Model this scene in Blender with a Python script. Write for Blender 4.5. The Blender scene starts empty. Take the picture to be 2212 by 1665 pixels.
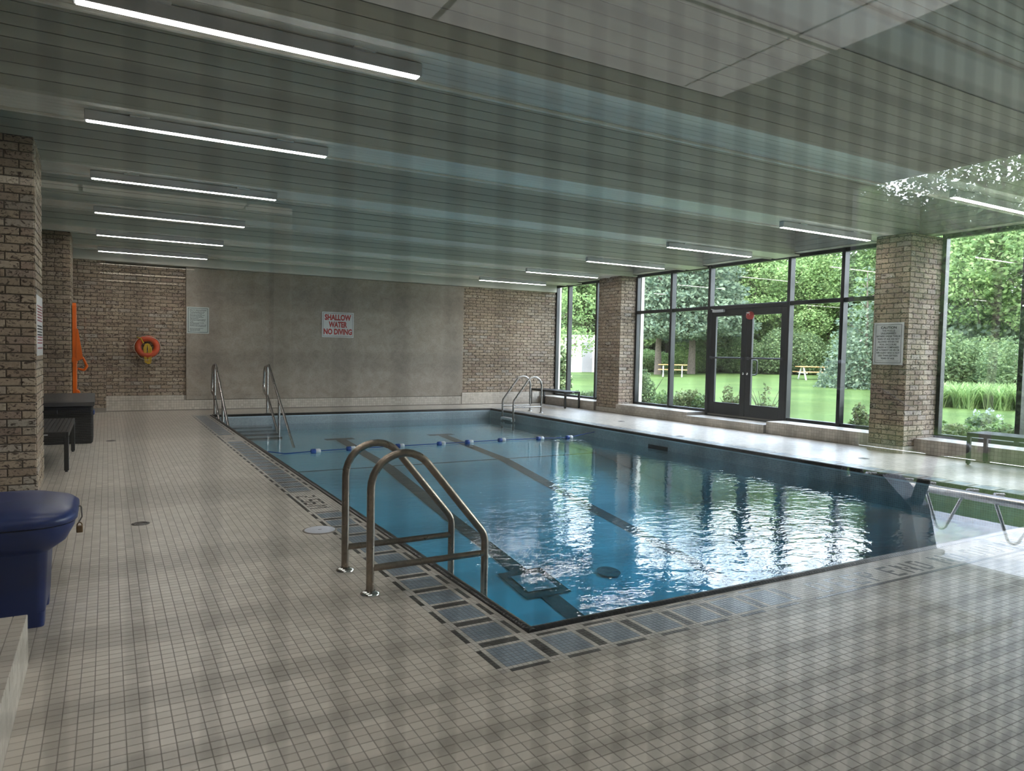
import bpy, math, random
import numpy as np
from mathutils import Vector, Matrix
random.seed(7); rng = np.random.default_rng(7)
SC = bpy.context.scene
COL = SC.collection
PI = math.pi

# ------------------------------------------------------------------ camera, sky, sun, exposure
HC = 1.30
F_PX = 1534.83; W_PX, H_PX = 2212, 1665
YAW, PITCH, ROLL = math.radians(29.70), math.radians(2.60), math.radians(1.124)
_f0 = Vector((math.sin(YAW), math.cos(YAW), 0)); _r0 = Vector((math.cos(YAW), -math.sin(YAW), 0)); _u0 = Vector((0, 0, 1))
FWD = _f0*math.cos(PITCH) - _u0*math.sin(PITCH)
_u1 = _u0*math.cos(PITCH) + _f0*math.sin(PITCH)
RGT = _r0*math.cos(ROLL) + _u1*math.sin(ROLL)
UPV = _u1*math.cos(ROLL) - _r0*math.sin(ROLL)
cd = bpy.data.cameras.new('camera'); cam = bpy.data.objects.new('camera', cd); COL.objects.link(cam)
cam.matrix_world = Matrix(((RGT.x, UPV.x, -FWD.x, 0), (RGT.y, UPV.y, -FWD.y, 0), (RGT.z, UPV.z, -FWD.z, HC), (0, 0, 0, 1)))
cd.sensor_width = 36; cd.lens = F_PX/W_PX*36; cd.clip_start = .02; cd.clip_end = 400
cd.dof.use_dof = True; cd.dof.focus_distance = 7.5; cd.dof.aperture_fstop = 5.2
SC.camera = cam

wd = bpy.data.worlds.new('sky'); SC.world = wd; wd.use_nodes = True
wn, wl = wd.node_tree.nodes, wd.node_tree.links
wn.clear()
_o = wn.new('ShaderNodeOutputWorld'); _b = wn.new('ShaderNodeBackground'); _tc = wn.new('ShaderNodeTexCoord')
_sep = wn.new('ShaderNodeSeparateXYZ'); _rmp = wn.new('ShaderNodeValToRGB'); _nz = wn.new('ShaderNodeTexNoise'); _cr = wn.new('ShaderNodeValToRGB'); _mx = wn.new('ShaderNodeMix')
_mx.data_type = 'RGBA'
wl.new(_tc.outputs['Generated'], _sep.inputs[0]); wl.new(_sep.outputs['Z'], _rmp.inputs[0])
_rmp.color_ramp.elements[0].position = 0.0; _rmp.color_ramp.elements[0].color = (.80, .87, .97, 1)
_rmp.color_ramp.elements[1].position = .9; _rmp.color_ramp.elements[1].color = (.33, .50, .87, 1)
_nz.inputs['Scale'].default_value = 2.6; _nz.inputs['Detail'].default_value = 6; _nz.inputs['Roughness'].default_value = .6
wl.new(_tc.outputs['Generated'], _nz.inputs['Vector']); wl.new(_nz.outputs['Fac'], _cr.inputs[0])
_cr.color_ramp.elements[0].position = .42; _cr.color_ramp.elements[1].position = .62
wl.new(_cr.outputs[0], _mx.inputs[0]); wl.new(_rmp.outputs[0], _mx.inputs[6]); _mx.inputs[7].default_value = (.93, .96, 1, 1)
wl.new(_mx.outputs[2], _b.inputs[0]); _b.inputs[1].default_value = 8.5
wl.new(_b.outputs[0], _o.inputs[0])

sd = bpy.data.lights.new('sun', 'SUN'); sd.energy = 4.6; sd.angle = .02; sd.color = (1, .95, .84)
sun = bpy.data.objects.new('sun', sd); COL.objects.link(sun)
sun.rotation_euler = Vector((.40, .52, -.76)).to_track_quat('-Z', 'Y').to_euler()   # high, from behind the camera, over the roof
LAMP_POWER = 27.0
SC.view_settings.view_transform = 'Standard'; SC.view_settings.look = 'None'
SC.view_settings.gamma = 1; SC.view_settings.use_curve_mapping = False
SC.view_settings.exposure = 0.75
try:
    SC.cycles.use_denoising = True; SC.cycles.denoiser = 'OPENIMAGEDENOISE'
    SC.cycles.max_bounces = 9; SC.cycles.diffuse_bounces = 4; SC.cycles.glossy_bounces = 5
    SC.cycles.transmission_bounces = 6; SC.cycles.transparent_max_bounces = 24
    SC.cycles.sample_clamp_indirect = 6; SC.cycles.caustics_reflective = False; SC.cycles.caustics_refractive = False
    SC.cycles.volume_bounces = 0
except Exception: pass

# ------------------------------------------------------------------ helpers
def proj(p):
    q = Vector(p) - Vector((0, 0, HC)); w = q.dot(FWD)
    if w <= .05: return None
    return (q.dot(RGT)/w*F_PX + W_PX/2, -q.dot(UPV)/w*F_PX + H_PX/2, w)
def depth_if_seen(p, m=40):
    q = proj(p)
    if q is None or q[0] < -m or q[0] > W_PX+m or q[1] < -m or q[1] > H_PX+m: return None
    return q[2]

class MB:
    """collects shapes and links them as one mesh object"""
    def __init__(s): s.v = []; s.f = []; s.m = []; s.sm = []
    def add(s, vs, fs, mi=0, smooth=False):
        o = len(s.v); s.v += [tuple(v) for v in vs]
        for f in fs: s.f.append(tuple(i+o for i in f)); s.m.append(mi); s.sm.append(smooth)
        return s
    def box(s, x0, x1, y0, y1, z0, z1, mi=0, skip=''):
        vs = [(x0,y0,z0),(x1,y0,z0),(x1,y1,z0),(x0,y1,z0),(x0,y0,z1),(x1,y0,z1),(x1,y1,z1),(x0,y1,z1)]
        fs = {'b':(0,3,2,1),'t':(4,5,6,7),'s':(0,1,5,4),'e':(1,2,6,5),'n':(2,3,7,6),'w':(3,0,4,7)}
        return s.add(vs, [f for k, f in fs.items() if k not in skip], mi)
    def bevbox(s, x0, x1, y0, y1, z0, z1, r=.005, mi=0):
        """box with chamfered edges"""
        r = min(r, (x1-x0)*.45, (y1-y0)*.45, (z1-z0)*.45)
        vs = []
        for sx in (0,1):
            for sy in (0,1):
                for sz in (0,1):
                    X, Y, Z = (x0,x1)[sx], (y0,y1)[sy], (z0,z1)[sz]
                    dx, dy, dz = (r,-r)[sx], (r,-r)[sy], (r,-r)[sz]
                    vs += [(X,Y+dy,Z+dz),(X+dx,Y,Z+dz),(X+dx,Y+dy,Z)]
        I = lambda sx,sy,sz,a: ((sx*2+sy)*2+sz)*3+a
        fs = []
        for a in range(3):
            for sv in (0,1):
                o = [b for b in range(3) if b != a]; q = []
                for (p1,p2) in ((0,0),(1,0),(1,1),(0,1)):
                    c = [0,0,0]; c[a] = sv; c[o[0]] = p1; c[o[1]] = p2; q.append(I(*c,a))
                if (sv == 0) != (a == 1): q = q[::-1]
                fs.append(tuple(q))
        for a in range(3):
            b, c = [k for k in range(3) if k != a]
            for vb in (0,1):
                for vc in (0,1):
                    k0 = [0,0,0]; k0[b] = vb; k0[c] = vc; k1 = list(k0); k1[a] = 1
                    q = [I(*k0,b), I(*k1,b), I(*k1,c), I(*k0,c)]
                    if ((vb ^ vc) == 1) == (a != 1): q = q[::-1]
                    fs.append(tuple(q[::-1]))
        for sx in (0,1):
            for sy in (0,1):
                for sz in (0,1):
                    q = [I(sx,sy,sz,0), I(sx,sy,sz,1), I(sx,sy,sz,2)]
                    if (sx+sy+sz) % 2 == 1: q = q[::-1]
                    fs.append(tuple(q[::-1]))
        return s.add(vs, fs, mi)
    def tube(s, pts, r, n=10, mi=0, cap=True, closed=False):
        P = [Vector(p) for p in pts]; rings = []; N = len(P); up = None
        for i, p in enumerate(P):
            a = P[(i-1) % N] if (closed or i > 0) else p; b = P[(i+1) % N] if (closed or i < N-1) else p
            t = (b-a).normalized()
            if up is None:
                up = Vector((0,0,1)) if abs(t.z) < .9 else Vector((1,0,0))
            x = t.cross(up); 
            if x.length < 1e-6: x = t.cross(Vector((0,1,0)))
            x.normalize(); y = x.cross(t).normalized(); up = y
            rr = r[i] if isinstance(r, (list, tuple)) else r
            rings.append([p + x*math.cos(2*PI*k/n)*rr + y*math.sin(2*PI*k/n)*rr for k in range(n)])
        vs = [v for R in rings for v in R]; fs = []
        for i in range(N if closed else N-1):
            j = (i+1) % N
            for k in range(n): fs.append((i*n+k, i*n+(k+1)%n, j*n+(k+1)%n, j*n+k))
        s.add(vs, fs, mi, True)
        if cap and not closed:
            s.add(rings[0], [tuple(range(n))[::-1]], mi); s.add(rings[-1], [tuple(range(n))], mi)
        return s
    def lathe(s, c, prof, n=24, mi=0, smooth=True, axis='z'):
        vs = []; c = Vector(c)
        for (r, h) in prof:
            for k in range(n):
                a = 2*PI*k/n
                q = Vector((r*math.cos(a), r*math.sin(a), h))
                if axis == 'y': q = Vector((q.x, q.z, q.y))
                if axis == 'x': q = Vector((q.z, q.x, q.y))
                vs.append(c+q)
        fs = []
        for i in range(len(prof)-1):
            for k in range(n): fs.append((i*n+k, i*n+(k+1)%n, (i+1)*n+(k+1)%n, (i+1)*n+k))
        return s.add(vs, fs, mi, smooth)
    def prism(s, poly, a0, a1, axis='y', mi=0, smooth=False):
        """2-D outline extruded along an axis; poly is in the other two axes, in order"""
        def P(u, v, w): return {'x':(w,u,v),'y':(u,w,v),'z':(u,v,w)}[axis]
        n = len(poly)
        vs = [P(u,v,a0) for u,v in poly] + [P(u,v,a1) for u,v in poly]
        s.add(vs, [(k,(k+1)%n,(k+1)%n+n,k+n) for k in range(n)], mi, smooth)
        return s.add(vs, [tuple(range(n))[::-1], tuple(range(n,2*n))], mi)
    def ellipsoid(s, c, rx, ry, rz, n=12, m=8, mi=0):
        vs = []; fs = []
        for i in range(m+1):
            t = PI*i/m
            for k in range(n):
                a = 2*PI*k/n; vs.append((c[0]+rx*math.sin(t)*math.cos(a), c[1]+ry*math.sin(t)*math.sin(a), c[2]+rz*math.cos(t)))
        for i in range(m):
            for k in range(n): fs.append((i*n+k, (i+1)*n+k, (i+1)*n+(k+1)%n, i*n+(k+1)%n))
        return s.add(vs, fs, mi, True)
    def mesh(s, name, mats):
        me = bpy.data.meshes.new(name)
        me.from_pydata(s.v, [], s.f)
        for m in (mats if isinstance(mats, (list, tuple)) else [mats]): me.materials.append(m)
        me.polygons.foreach_set('material_index', s.m); me.polygons.foreach_set('use_smooth', s.sm)
        me.validate(); me.update(); return me
    def build(s, name, mats, parent=None, loc=None):
        o = bpy.data.objects.new(name, s.mesh(name, mats)); COL.objects.link(o)
        if parent: o.parent = parent
        if loc: o.location = loc
        return o

def np_mesh(name, V, Fq, mats, mi=None, smooth=False):
    me = bpy.data.meshes.new(name); nv, nf = len(V), len(Fq)
    me.vertices.add(nv); me.vertices.foreach_set('co', np.asarray(V, np.float32).ravel())
    me.loops.add(nf*4); me.loops.foreach_set('vertex_index', np.asarray(Fq, np.int32).ravel())
    me.polygons.add(nf); me.polygons.foreach_set('loop_start', np.arange(0, nf*4, 4, dtype=np.int32))
    try: me.polygons.foreach_set('loop_total', np.full(nf, 4, np.int32))
    except Exception: pass
    for m in (mats if isinstance(mats, (list, tuple)) else [mats]): me.materials.append(m)
    if mi is not None: me.polygons.foreach_set('material_index', np.asarray(mi, np.int32))
    me.polygons.foreach_set('use_smooth', np.full(nf, smooth, bool))
    me.update(calc_edges=True); me.validate(); return me

def link(o, parent=None):
    COL.objects.link(o)
    if parent: o.parent = parent
    return o
def empty(name, loc=(0,0,0), rz=0):
    o = bpy.data.objects.new(name, None); o.empty_display_size = .1; o.location = loc; o.rotation_euler.z = rz
    COL.objects.link(o); return o
def tag(o, label=None, cat=None, group=None, kind=None):
    if label: o['label'] = label
    if cat: o['category'] = cat
    if group: o['group'] = group
    if kind: o['kind'] = kind
    return o
def struct(o): o['kind'] = 'structure'; return o
def copy_tree(o, parent=None):
    c = o.copy(); COL.objects.link(c)
    if parent: c.parent = parent
    for ch in o.children: copy_tree(ch, c)
    return c
def fillet(pts, r, n=7):
    """polyline with its corners rounded"""
    P = [Vector(p) for p in pts]; out = [P[0]]
    rs = r if isinstance(r, (list, tuple)) else [r]*(len(P)-2)
    for i in range(1, len(P)-1):
        a, b, c = P[i-1], P[i], P[i+1]
        u, v = (a-b).normalized(), (c-b).normalized()
        ang = u.angle(v); t = rs[i-1]/math.tan(ang/2)
        t = min(t, (a-b).length*.49, (c-b).length*.49); rr = t*math.tan(ang/2)
        cen = b + (u+v).normalized()*(rr/math.sin(ang/2))
        s0, s1 = b+u*t-cen, b+v*t-cen
        tot = s0.angle(s1)
        for k in range(n+1):
            w = k/n
            out.append(cen + (s0*math.sin((1-w)*tot) + s1*math.sin(w*tot))/math.sin(tot))
    out.append(P[-1]); return out

# ------------------------------------------------------------------ materials
def nodes(name):
    m = bpy.data.materials.new(name); m.use_nodes = True
    t = m.node_tree; t.nodes.clear()
    o = t.nodes.new('ShaderNodeOutputMaterial'); return m, t, o
def N(t, kind, **kw):
    n = t.nodes.new('ShaderNode'+kind)
    for k, v in kw.items(): n.inputs[k.replace('_', ' ')].default_value = v
    return n
def ramp(t, src, stops):
    r = t.nodes.new('ShaderNodeValToRGB'); e = r.color_ramp.elements
    while len(e) < len(stops): e.new(.5)
    for k, (p, c) in enumerate(stops): e[k].position = p; e[k].color = (*c, 1) if len(c) == 3 else c
    t.links.new(src, r.inputs[0]); return r.outputs[0]
def mixc(t, fac, a, b, mode='MIX'):
    n = t.nodes.new('ShaderNodeMix'); n.data_type = 'RGBA'; n.blend_type = mode
    for s, v in ((0, fac), (6, a), (7, b)):
        if isinstance(v, (int, float)): n.inputs[s].default_value = v
        elif isinstance(v, tuple): n.inputs[s].default_value = (*v, 1)
        else: t.links.new(v, n.inputs[s])
    return n.outputs[2]
def princ(t, o, col, rough=.5, metal=0.0, spec=.5):
    p = t.nodes.new('ShaderNodeBsdfPrincipled')
    if isinstance(col, tuple): p.inputs['Base Color'].default_value = (*col, 1)
    else: t.links.new(col, p.inputs['Base Color'])
    if isinstance(rough, (int, float)): p.inputs['Roughness'].default_value = rough
    else: t.links.new(rough, p.inputs['Roughness'])
    p.inputs['Metallic'].default_value = metal; p.inputs['Specular IOR Level'].default_value = spec
    t.links.new(p.outputs[0], o.inputs['Surface']); return p
def bump(t, p, h, strength=.3, dist=.01):
    b = t.nodes.new('ShaderNodeBump'); b.inputs['Strength'].default_value = strength; b.inputs['Distance'].default_value = dist
    t.links.new(h, b.inputs['Height']); t.links.new(b.outputs[0], p.inputs['Normal']); return b
def island_random(t):
    """one random number for each loose piece and each object"""
    g = t.nodes.new('ShaderNodeNewGeometry'); oi = t.nodes.new('ShaderNodeObjectInfo')
    a = t.nodes.new('ShaderNodeMath'); a.operation = 'ADD'; t.links.new(g.outputs['Random Per Island'], a.inputs[0]); t.links.new(oi.outputs['Random'], a.inputs[1])
    f = t.nodes.new('ShaderNodeMath'); f.operation = 'FRACT'; t.links.new(a.outputs[0], f.inputs[0]); return f.outputs[0]
def pos(t):
    return t.nodes.new('ShaderNodeNewGeometry').outputs['Position']
def noise(t, vec, scale, detail=3, rough=.55, dist=0.0):
    n = t.nodes.new('ShaderNodeTexNoise'); n.inputs['Scale'].default_value = scale; n.inputs['Detail'].default_value = detail
    n.inputs['Roughness'].default_value = rough; n.inputs['Distortion'].default_value = dist
    if vec is not None: t.links.new(vec, n.inputs['Vector'])
    return n.outputs['Fac']
def plain(name, col, rough=.5, metal=0.0, grain=0.0, scale=40, spec=.5):
    m, t, o = nodes(name)
    if grain:
        c = ramp(t, noise(t, pos(t), scale, 4), [(.3, tuple(k*(1-grain) for k in col)), (.7, tuple(min(1, k*(1+grain)) for k in col))])
        princ(t, o, c, rough, metal, spec)
    else: princ(t, o, col, rough, metal, spec)
    return m
def tile_mat(name, lo, hi, rough=.38):
    m, t, o = nodes(name); r = island_random(t)
    c = ramp(t, r, [(0, lo), (1, hi)])
    d = ramp(t, noise(t, pos(t), 3.2, 5, .6), [(.35, (.9,.9,.89)), (.65, (1,1,1))])
    princ(t, o, mixc(t, 1.0, c, d, 'MULTIPLY'), rough); return m
def brick_mat():
    m, t, o = nodes('brick'); r = island_random(t); p = pos(t)
    c = ramp(t, r, [(0, (.31,.235,.175)), (.25, (.43,.345,.255)), (.5, (.37,.285,.21)), (.7, (.48,.40,.31)), (.86, (.34,.25,.195)), (1, (.43,.38,.32))])
    g = t.nodes.new('ShaderNodeMapping'); t.links.new(p, g.inputs['Vector']); g.inputs['Scale'].default_value = (1, 1, 1.6)
    n1 = noise(t, g.outputs[0], 17, 4, .6, 1.6)
    dark = ramp(t, n1, [(.53, (0,0,0)), (.62, (1,1,1))])
    c = mixc(t, dark, c, (.085,.062,.05))
    n2 = noise(t, p, 60, 3)
    c = mixc(t, .5, c, ramp(t, n2, [(.3, (.55,.55,.55)), (.7, (1,1,1))]), 'MULTIPLY')
    b = princ(t, o, c, .88, 0, .25); bump(t, b, n2, .6, .004); return m
def plank_mat():
    m, t, o = nodes('ceiling_plank')
    r = island_random(t); c = ramp(t, r, [(0, (.73,.705,.635)), (1, (.79,.765,.69))])
    princ(t, o, c, .42, 0, .4); return m
def stone_mat():
    m, t, o = nodes('granite'); p = pos(t)
    n = noise(t, p, 5, 8, .68, .5); n2 = noise(t, p, 38, 4, .6)
    c = ramp(t, n, [(.3, (.27,.225,.185)), (.5, (.335,.285,.235)), (.72, (.40,.345,.29))])
    c = mixc(t, .55, c, ramp(t, n2, [(.32, (.62,.62,.62)), (.5, (1,1,1)), (.7, (1.0,1.0,1.0))]), 'MULTIPLY')
    princ(t, o, c, .5, 0, .35); return m
def facing_fresnel(t, f0, k=1.0, normal=None):
    """Schlick reflectance that is the same from both sides of a thin sheet"""
    g = t.nodes.new('ShaderNodeNewGeometry'); d = t.nodes.new('ShaderNodeVectorMath'); d.operation = 'DOT_PRODUCT'
    t.links.new(g.outputs['Incoming'], d.inputs[0]); t.links.new(normal if normal is not None else g.outputs['Normal'], d.inputs[1])
    prev = d.outputs['Value']
    for op, v in (('ABSOLUTE', None), ('SUBTRACT', 1.0), ('POWER', 5.0), ('MULTIPLY_ADD', None)):
        m = t.nodes.new('ShaderNodeMath'); m.operation = op; m.use_clamp = op == 'MULTIPLY_ADD'
        if op == 'SUBTRACT': m.inputs[0].default_value = v; t.links.new(prev, m.inputs[1])
        else:
            t.links.new(prev, m.inputs[0])
            if op == 'POWER': m.inputs[1].default_value = v
            if op == 'MULTIPLY_ADD': m.inputs[1].default_value = (1-f0)*k; m.inputs[2].default_value = f0*k
        prev = m.outputs[0]
    return prev
def glass_mat(name, tint=(.93,.97,.95), boost=1.0):
    m, t, o = nodes(name)
    tr = t.nodes.new('ShaderNodeBsdfTransparent'); tr.inputs[0].default_value = (*tint, 1)
    gl = t.nodes.new('ShaderNodeBsdfGlossy'); gl.inputs['Roughness'].default_value = 0.0
    k = facing_fresnel(t, .043, 1.8*boost)
    mx = t.nodes.new('ShaderNodeMixShader'); t.links.new(k, mx.inputs[0]); t.links.new(tr.outputs[0], mx.inputs[1]); t.links.new(gl.outputs[0], mx.inputs[2])
    t.links.new(mx.outputs[0], o.inputs['Surface']); return m
def water_mat():
    m, t, o = nodes('pool_water'); p = pos(t)
    tr = t.nodes.new('ShaderNodeBsdfTransparent'); tr.inputs[0].default_value = (.97, 1, 1, 1)
    gl = t.nodes.new('ShaderNodeBsdfGlossy'); gl.inputs['Roughness'].default_value = 0.012
    mp = t.nodes.new('ShaderNodeMapping'); t.links.new(p, mp.inputs['Vector']); mp.inputs['Rotation'].default_value = (0, 0, .5); mp.inputs['Scale'].default_value = (1, 1.5, 1)
    h1 = noise(t, mp.outputs[0], 5.5, 2, .5, .4); h2 = noise(t, mp.outputs[0], 21, 2, .5, .3)
    # the water is livelier in patches
    pt = ramp(t, noise(t, p, .42, 1), [(.38, (.3,.3,.3)), (.6, (1,1,1))])
    a = t.nodes.new('ShaderNodeMath'); a.operation = 'MULTIPLY_ADD'; t.links.new(h2, a.inputs[0]); a.inputs[1].default_value = .22; t.links.new(h1, a.inputs[2])
    b = t.nodes.new('ShaderNodeMath'); b.operation = 'MULTIPLY'; t.links.new(a.outputs[0], b.inputs[0]); t.links.new(pt, b.inputs[1])
    bp = t.nodes.new('ShaderNodeBump'); bp.inputs['Strength'].default_value = .8; bp.inputs['Distance'].default_value = .0085; t.links.new(b.outputs[0], bp.inputs['Height'])
    t.links.new(bp.outputs[0], gl.inputs['Normal'])
    fr = facing_fresnel(t, .02, 1.0, bp.outputs[0])
    mx = t.nodes.new('ShaderNodeMixShader'); t.links.new(fr, mx.inputs[0]); t.links.new(tr.outputs[0], mx.inputs[1]); t.links.new(gl.outputs[0], mx.inputs[2])
    t.links.new(mx.outputs[0], o.inputs['Surface'])
    va = t.nodes.new('ShaderNodeVolumeAbsorption'); va.inputs['Color'].default_value = (.02, .68, .84, 1); va.inputs['Density'].default_value = .58
    t.links.new(va.outputs[0], o.inputs['Volume']); return m
def leaf_mat(name, a, b, c):
    m, t, o = nodes(name); r = island_random(t)
    col = ramp(t, r, [(0, a), (.5, b), (1, c)])
    p = t.nodes.new('ShaderNodeBsdfPrincipled'); t.links.new(col, p.inputs['Base Color']); p.inputs['Roughness'].default_value = .55; p.inputs['Specular IOR Level'].default_value = .3
    tl = t.nodes.new('ShaderNodeBsdfTranslucent'); t.links.new(col, tl.inputs[0])
    mx = t.nodes.new('ShaderNodeMixShader'); mx.inputs[0].default_value = .45
    t.links.new(p.outputs[0], mx.inputs[1]); t.links.new(tl.outputs[0], mx.inputs[2]); t.links.new(mx.outputs[0], o.inputs['Surface']); return m
def grass_mat():
    m, t, o = nodes('lawn_grass'); p = pos(t)
    n = noise(t, p, .35, 4, .6); n2 = noise(t, p, 9, 5, .7)
    c = ramp(t, n, [(.35, (.055,.092,.024)), (.65, (.085,.125,.035))])
    c = mixc(t, .6, c, ramp(t, n2, [(.3, (.6,.62,.55)), (.7, (1.0,1.0,1.0))]), 'MULTIPLY')
    b = princ(t, o, c, .9, 0, .1); bump(t, b, n2, .5, .05); return m
def emit(name, col, s):
    m, t, o = nodes(name); e = t.nodes.new('ShaderNodeEmission'); e.inputs[0].default_value = (*col, 1); e.inputs[1].default_value = s
    t.links.new(e.outputs[0], o.inputs['Surface']); return m
def steel_mat(name, col, rough):
    m, t, o = nodes(name); n = noise(t, pos(t), 22, 5, .65)
    c = ramp(t, n, [(.35, tuple(k*.72 for k in col)), (.65, col)])
    princ(t, o, c, ramp(t, n, [(.3, (rough*1.4,)*3), (.7, (rough*.8,)*3)]), 1.0); return m
def pool_tile_mat():
    m, t, o = nodes('pool_plaster'); p = pos(t)
    n = noise(t, p, 1.3, 4)
    c = ramp(t, n, [(.35, (.48,.61,.67)), (.65, (.55,.67,.72))])
    princ(t, o, c, .5); return m

M = {}
M['tile'] = tile_mat('tile_beige', (.50,.445,.38), (.62,.56,.485))
M['mos'] = tile_mat('mosaic_beige', (.50,.455,.41), (.61,.565,.51))
M['blue'] = tile_mat('mosaic_blue', (.19,.235,.29), (.25,.30,.355), .3)
M['dark'] = tile_mat('mosaic_dark', (.035,.03,.028), (.075,.065,.06), .3)
M['grout'] = plain('grout', (.25,.225,.195), .9)
M['coping'] = tile_mat('coping_black', (.010,.009,.009), (.022,.020,.019), .34)
M['pooltile'] = tile_mat('pool_mosaic_grey', (.30,.34,.37), (.40,.44,.46), .3)
M['plaster'] = pool_tile_mat()
M['lane'] = plain('lane_tile', (.055,.042,.036), .5, grain=.2)
M['brick'] = brick_mat(); M['mortar'] = plain('mortar', (.105,.088,.07), .95, grain=.15)
M['plank'] = plank_mat(); M['ceil'] = plain('ceiling_white', (.70,.70,.66), .6)
M['stone'] = stone_mat()
M['frame'] = plain('black_aluminium', (.012,.013,.014), .38)
M['glass'] = glass_mat('window_glass', boost=.75); M['pane'] = glass_mat('wired_glass', (.97,.98,.97), 1.1)
M['wire'] = plain('wire_steel', (.06,.06,.06), .4, 1)
M['steel'] = steel_mat('brushed_steel', (.44,.42,.40), .28); M['bronze'] = steel_mat('worn_steel', (.30,.25,.20), .30)
M['chrome'] = plain('chrome', (.8,.8,.8), .12, 1)
M['white'] = plain('white_enamel', (.72,.72,.70), .4); M['lampbody'] = plain('lamp_aluminium', (.62,.62,.63), .35, .3)
M['led'] = emit('led_diffuser', (1, .965, .93), LAMP_POWER)
M['blackplastic'] = plain('black_plastic', (.012,.012,.012), .45, grain=.2); M['slatblack'] = plain('black_slat', (.02,.019,.018), .5, grain=.2, scale=90)
M['bluebin'] = plain('blue_polyethylene', (.006,.024,.125), .36, grain=.12, scale=6)
M['orange'] = plain('orange_plastic', (.72,.13,.008), .4); M['ring'] = plain('ring_orange', (.55,.075,.025), .45, grain=.1, scale=20)
M['yellow'] = plain('yellow_rope', (.55,.36,.03), .8); M['rope'] = plain('pale_rope', (.5,.46,.38), .85)
M['sign'] = plain('sign_white', (.62,.62,.62), .4); M['red'] = plain('sign_red', (.42,.03,.025), .5); M['ink'] = plain('sign_ink', (.02,.02,.022), .5); M['maroon'] = plain('sign_maroon', (.30,.09,.10), .5)
M['signgreen'] = plain('sign_grey_green', (.50,.55,.53), .45)
M['bluefloat'] = plain('float_blue', (.01,.06,.28), .35); M['whitefloat'] = plain('float_white', (.7,.72,.74), .35)
M['grey'] = plain('grey_plate', (.55,.56,.62), .5, grain=.05)
M['drain'] = plain('drain_metal', (.16,.15,.14), .4, .8)
M['grass'] = grass_mat(); M['soil'] = plain('mulch', (.06,.042,.03), .95, grain=.4, scale=30)
M['leaf1'] = leaf_mat('leaf_green', (0.091,0.159,0.055), (0.171,0.262,0.091), (0.305,0.415,0.159))
M['leaf2'] = leaf_mat('leaf_bright', (.135,.225,.075), (.235,.345,.125), (.38,.49,.20))
M['leaf3'] = leaf_mat('leaf_dark', (0.073,0.122,0.055), (0.140,0.201,0.085), (0.232,0.305,0.134))
M['needle'] = leaf_mat('needle_bluegreen', (0.079,0.122,0.085), (0.146,0.201,0.128), (0.244,0.305,0.195))
M['leaf4'] = leaf_mat('leaf_olive', (0.122,0.159,0.067), (0.195,0.244,0.098), (0.317,0.354,0.159))
M['hyd'] = leaf_mat('hydrangea_bloom', (.42,.52,.20), (.55,.62,.33), (.66,.70,.44))
M['pink'] = leaf_mat('rose_petal', (.55,.06,.08), (.65,.12,.14), (.75,.25,.24)); M['paleflower'] = leaf_mat('pale_leaf', (.45,.55,.5), (.6,.68,.62), (.7,.75,.7))
M['bark'] = plain('bark', (.12,.095,.075), .95, grain=.45, scale=14)
M['stucco'] = plain('stucco_cream', (.72,.69,.60), .85, grain=.05); M['shed_door'] = plain('door_grey', (.21,.20,.21), .6, grain=.1)
M['concrete'] = plain('concrete', (.55,.54,.53), .9, grain=.1, scale=8)
M['wood'] = plain('table_wood', (.50,.27,.10), .6, grain=.2)
M['gymwhite'] = emit('gym_tile_glow', (1, .98, .94), .55); M['gymgrid'] = plain('gym_grid', (.30,.29,.26), .6); M['gymwall'] = plain('gym_wall', (.20,.185,.16), .8); M['gymfloor'] = plain('gym_floor', (.045,.045,.05), .7)  # gym ceiling tiles emit, standing in for bounced daylight
M['mirror'] = plain('mirror', (.86,.80,.66), 0.0, 1.0)
M['darkgrey'] = plain('dark_grey_paint', (.035,.037,.04), .5)

# ------------------------------------------------------------------ the setting
PX0, PX1, PY0, PY1 = 1.697, 7.80, 2.777, 14.60       # pool opening in the deck
MP = .0239; TP = 1.386/29; CW = .068; ZW = -.20       # mosaic pitch, deck tile pitch, coping width, water level
ZB = 3.09; ZC = 3.94; XG = 10.42; XF = 10.28; YF = 16.0; YN = .12; XL = -1.25

floor = struct(MB().box(XL-.1, PX0, YN, YF+.2, -.35, -.0011).box(PX1, XG+.12, YN, YF+.2, -.35, -.0011)
    .box(PX0, PX1, YN, PY0, -.35, -.0011).box(PX0, PX1, PY1, YF+.2, -.35, -.0011).build('floor', M['grout']))

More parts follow.
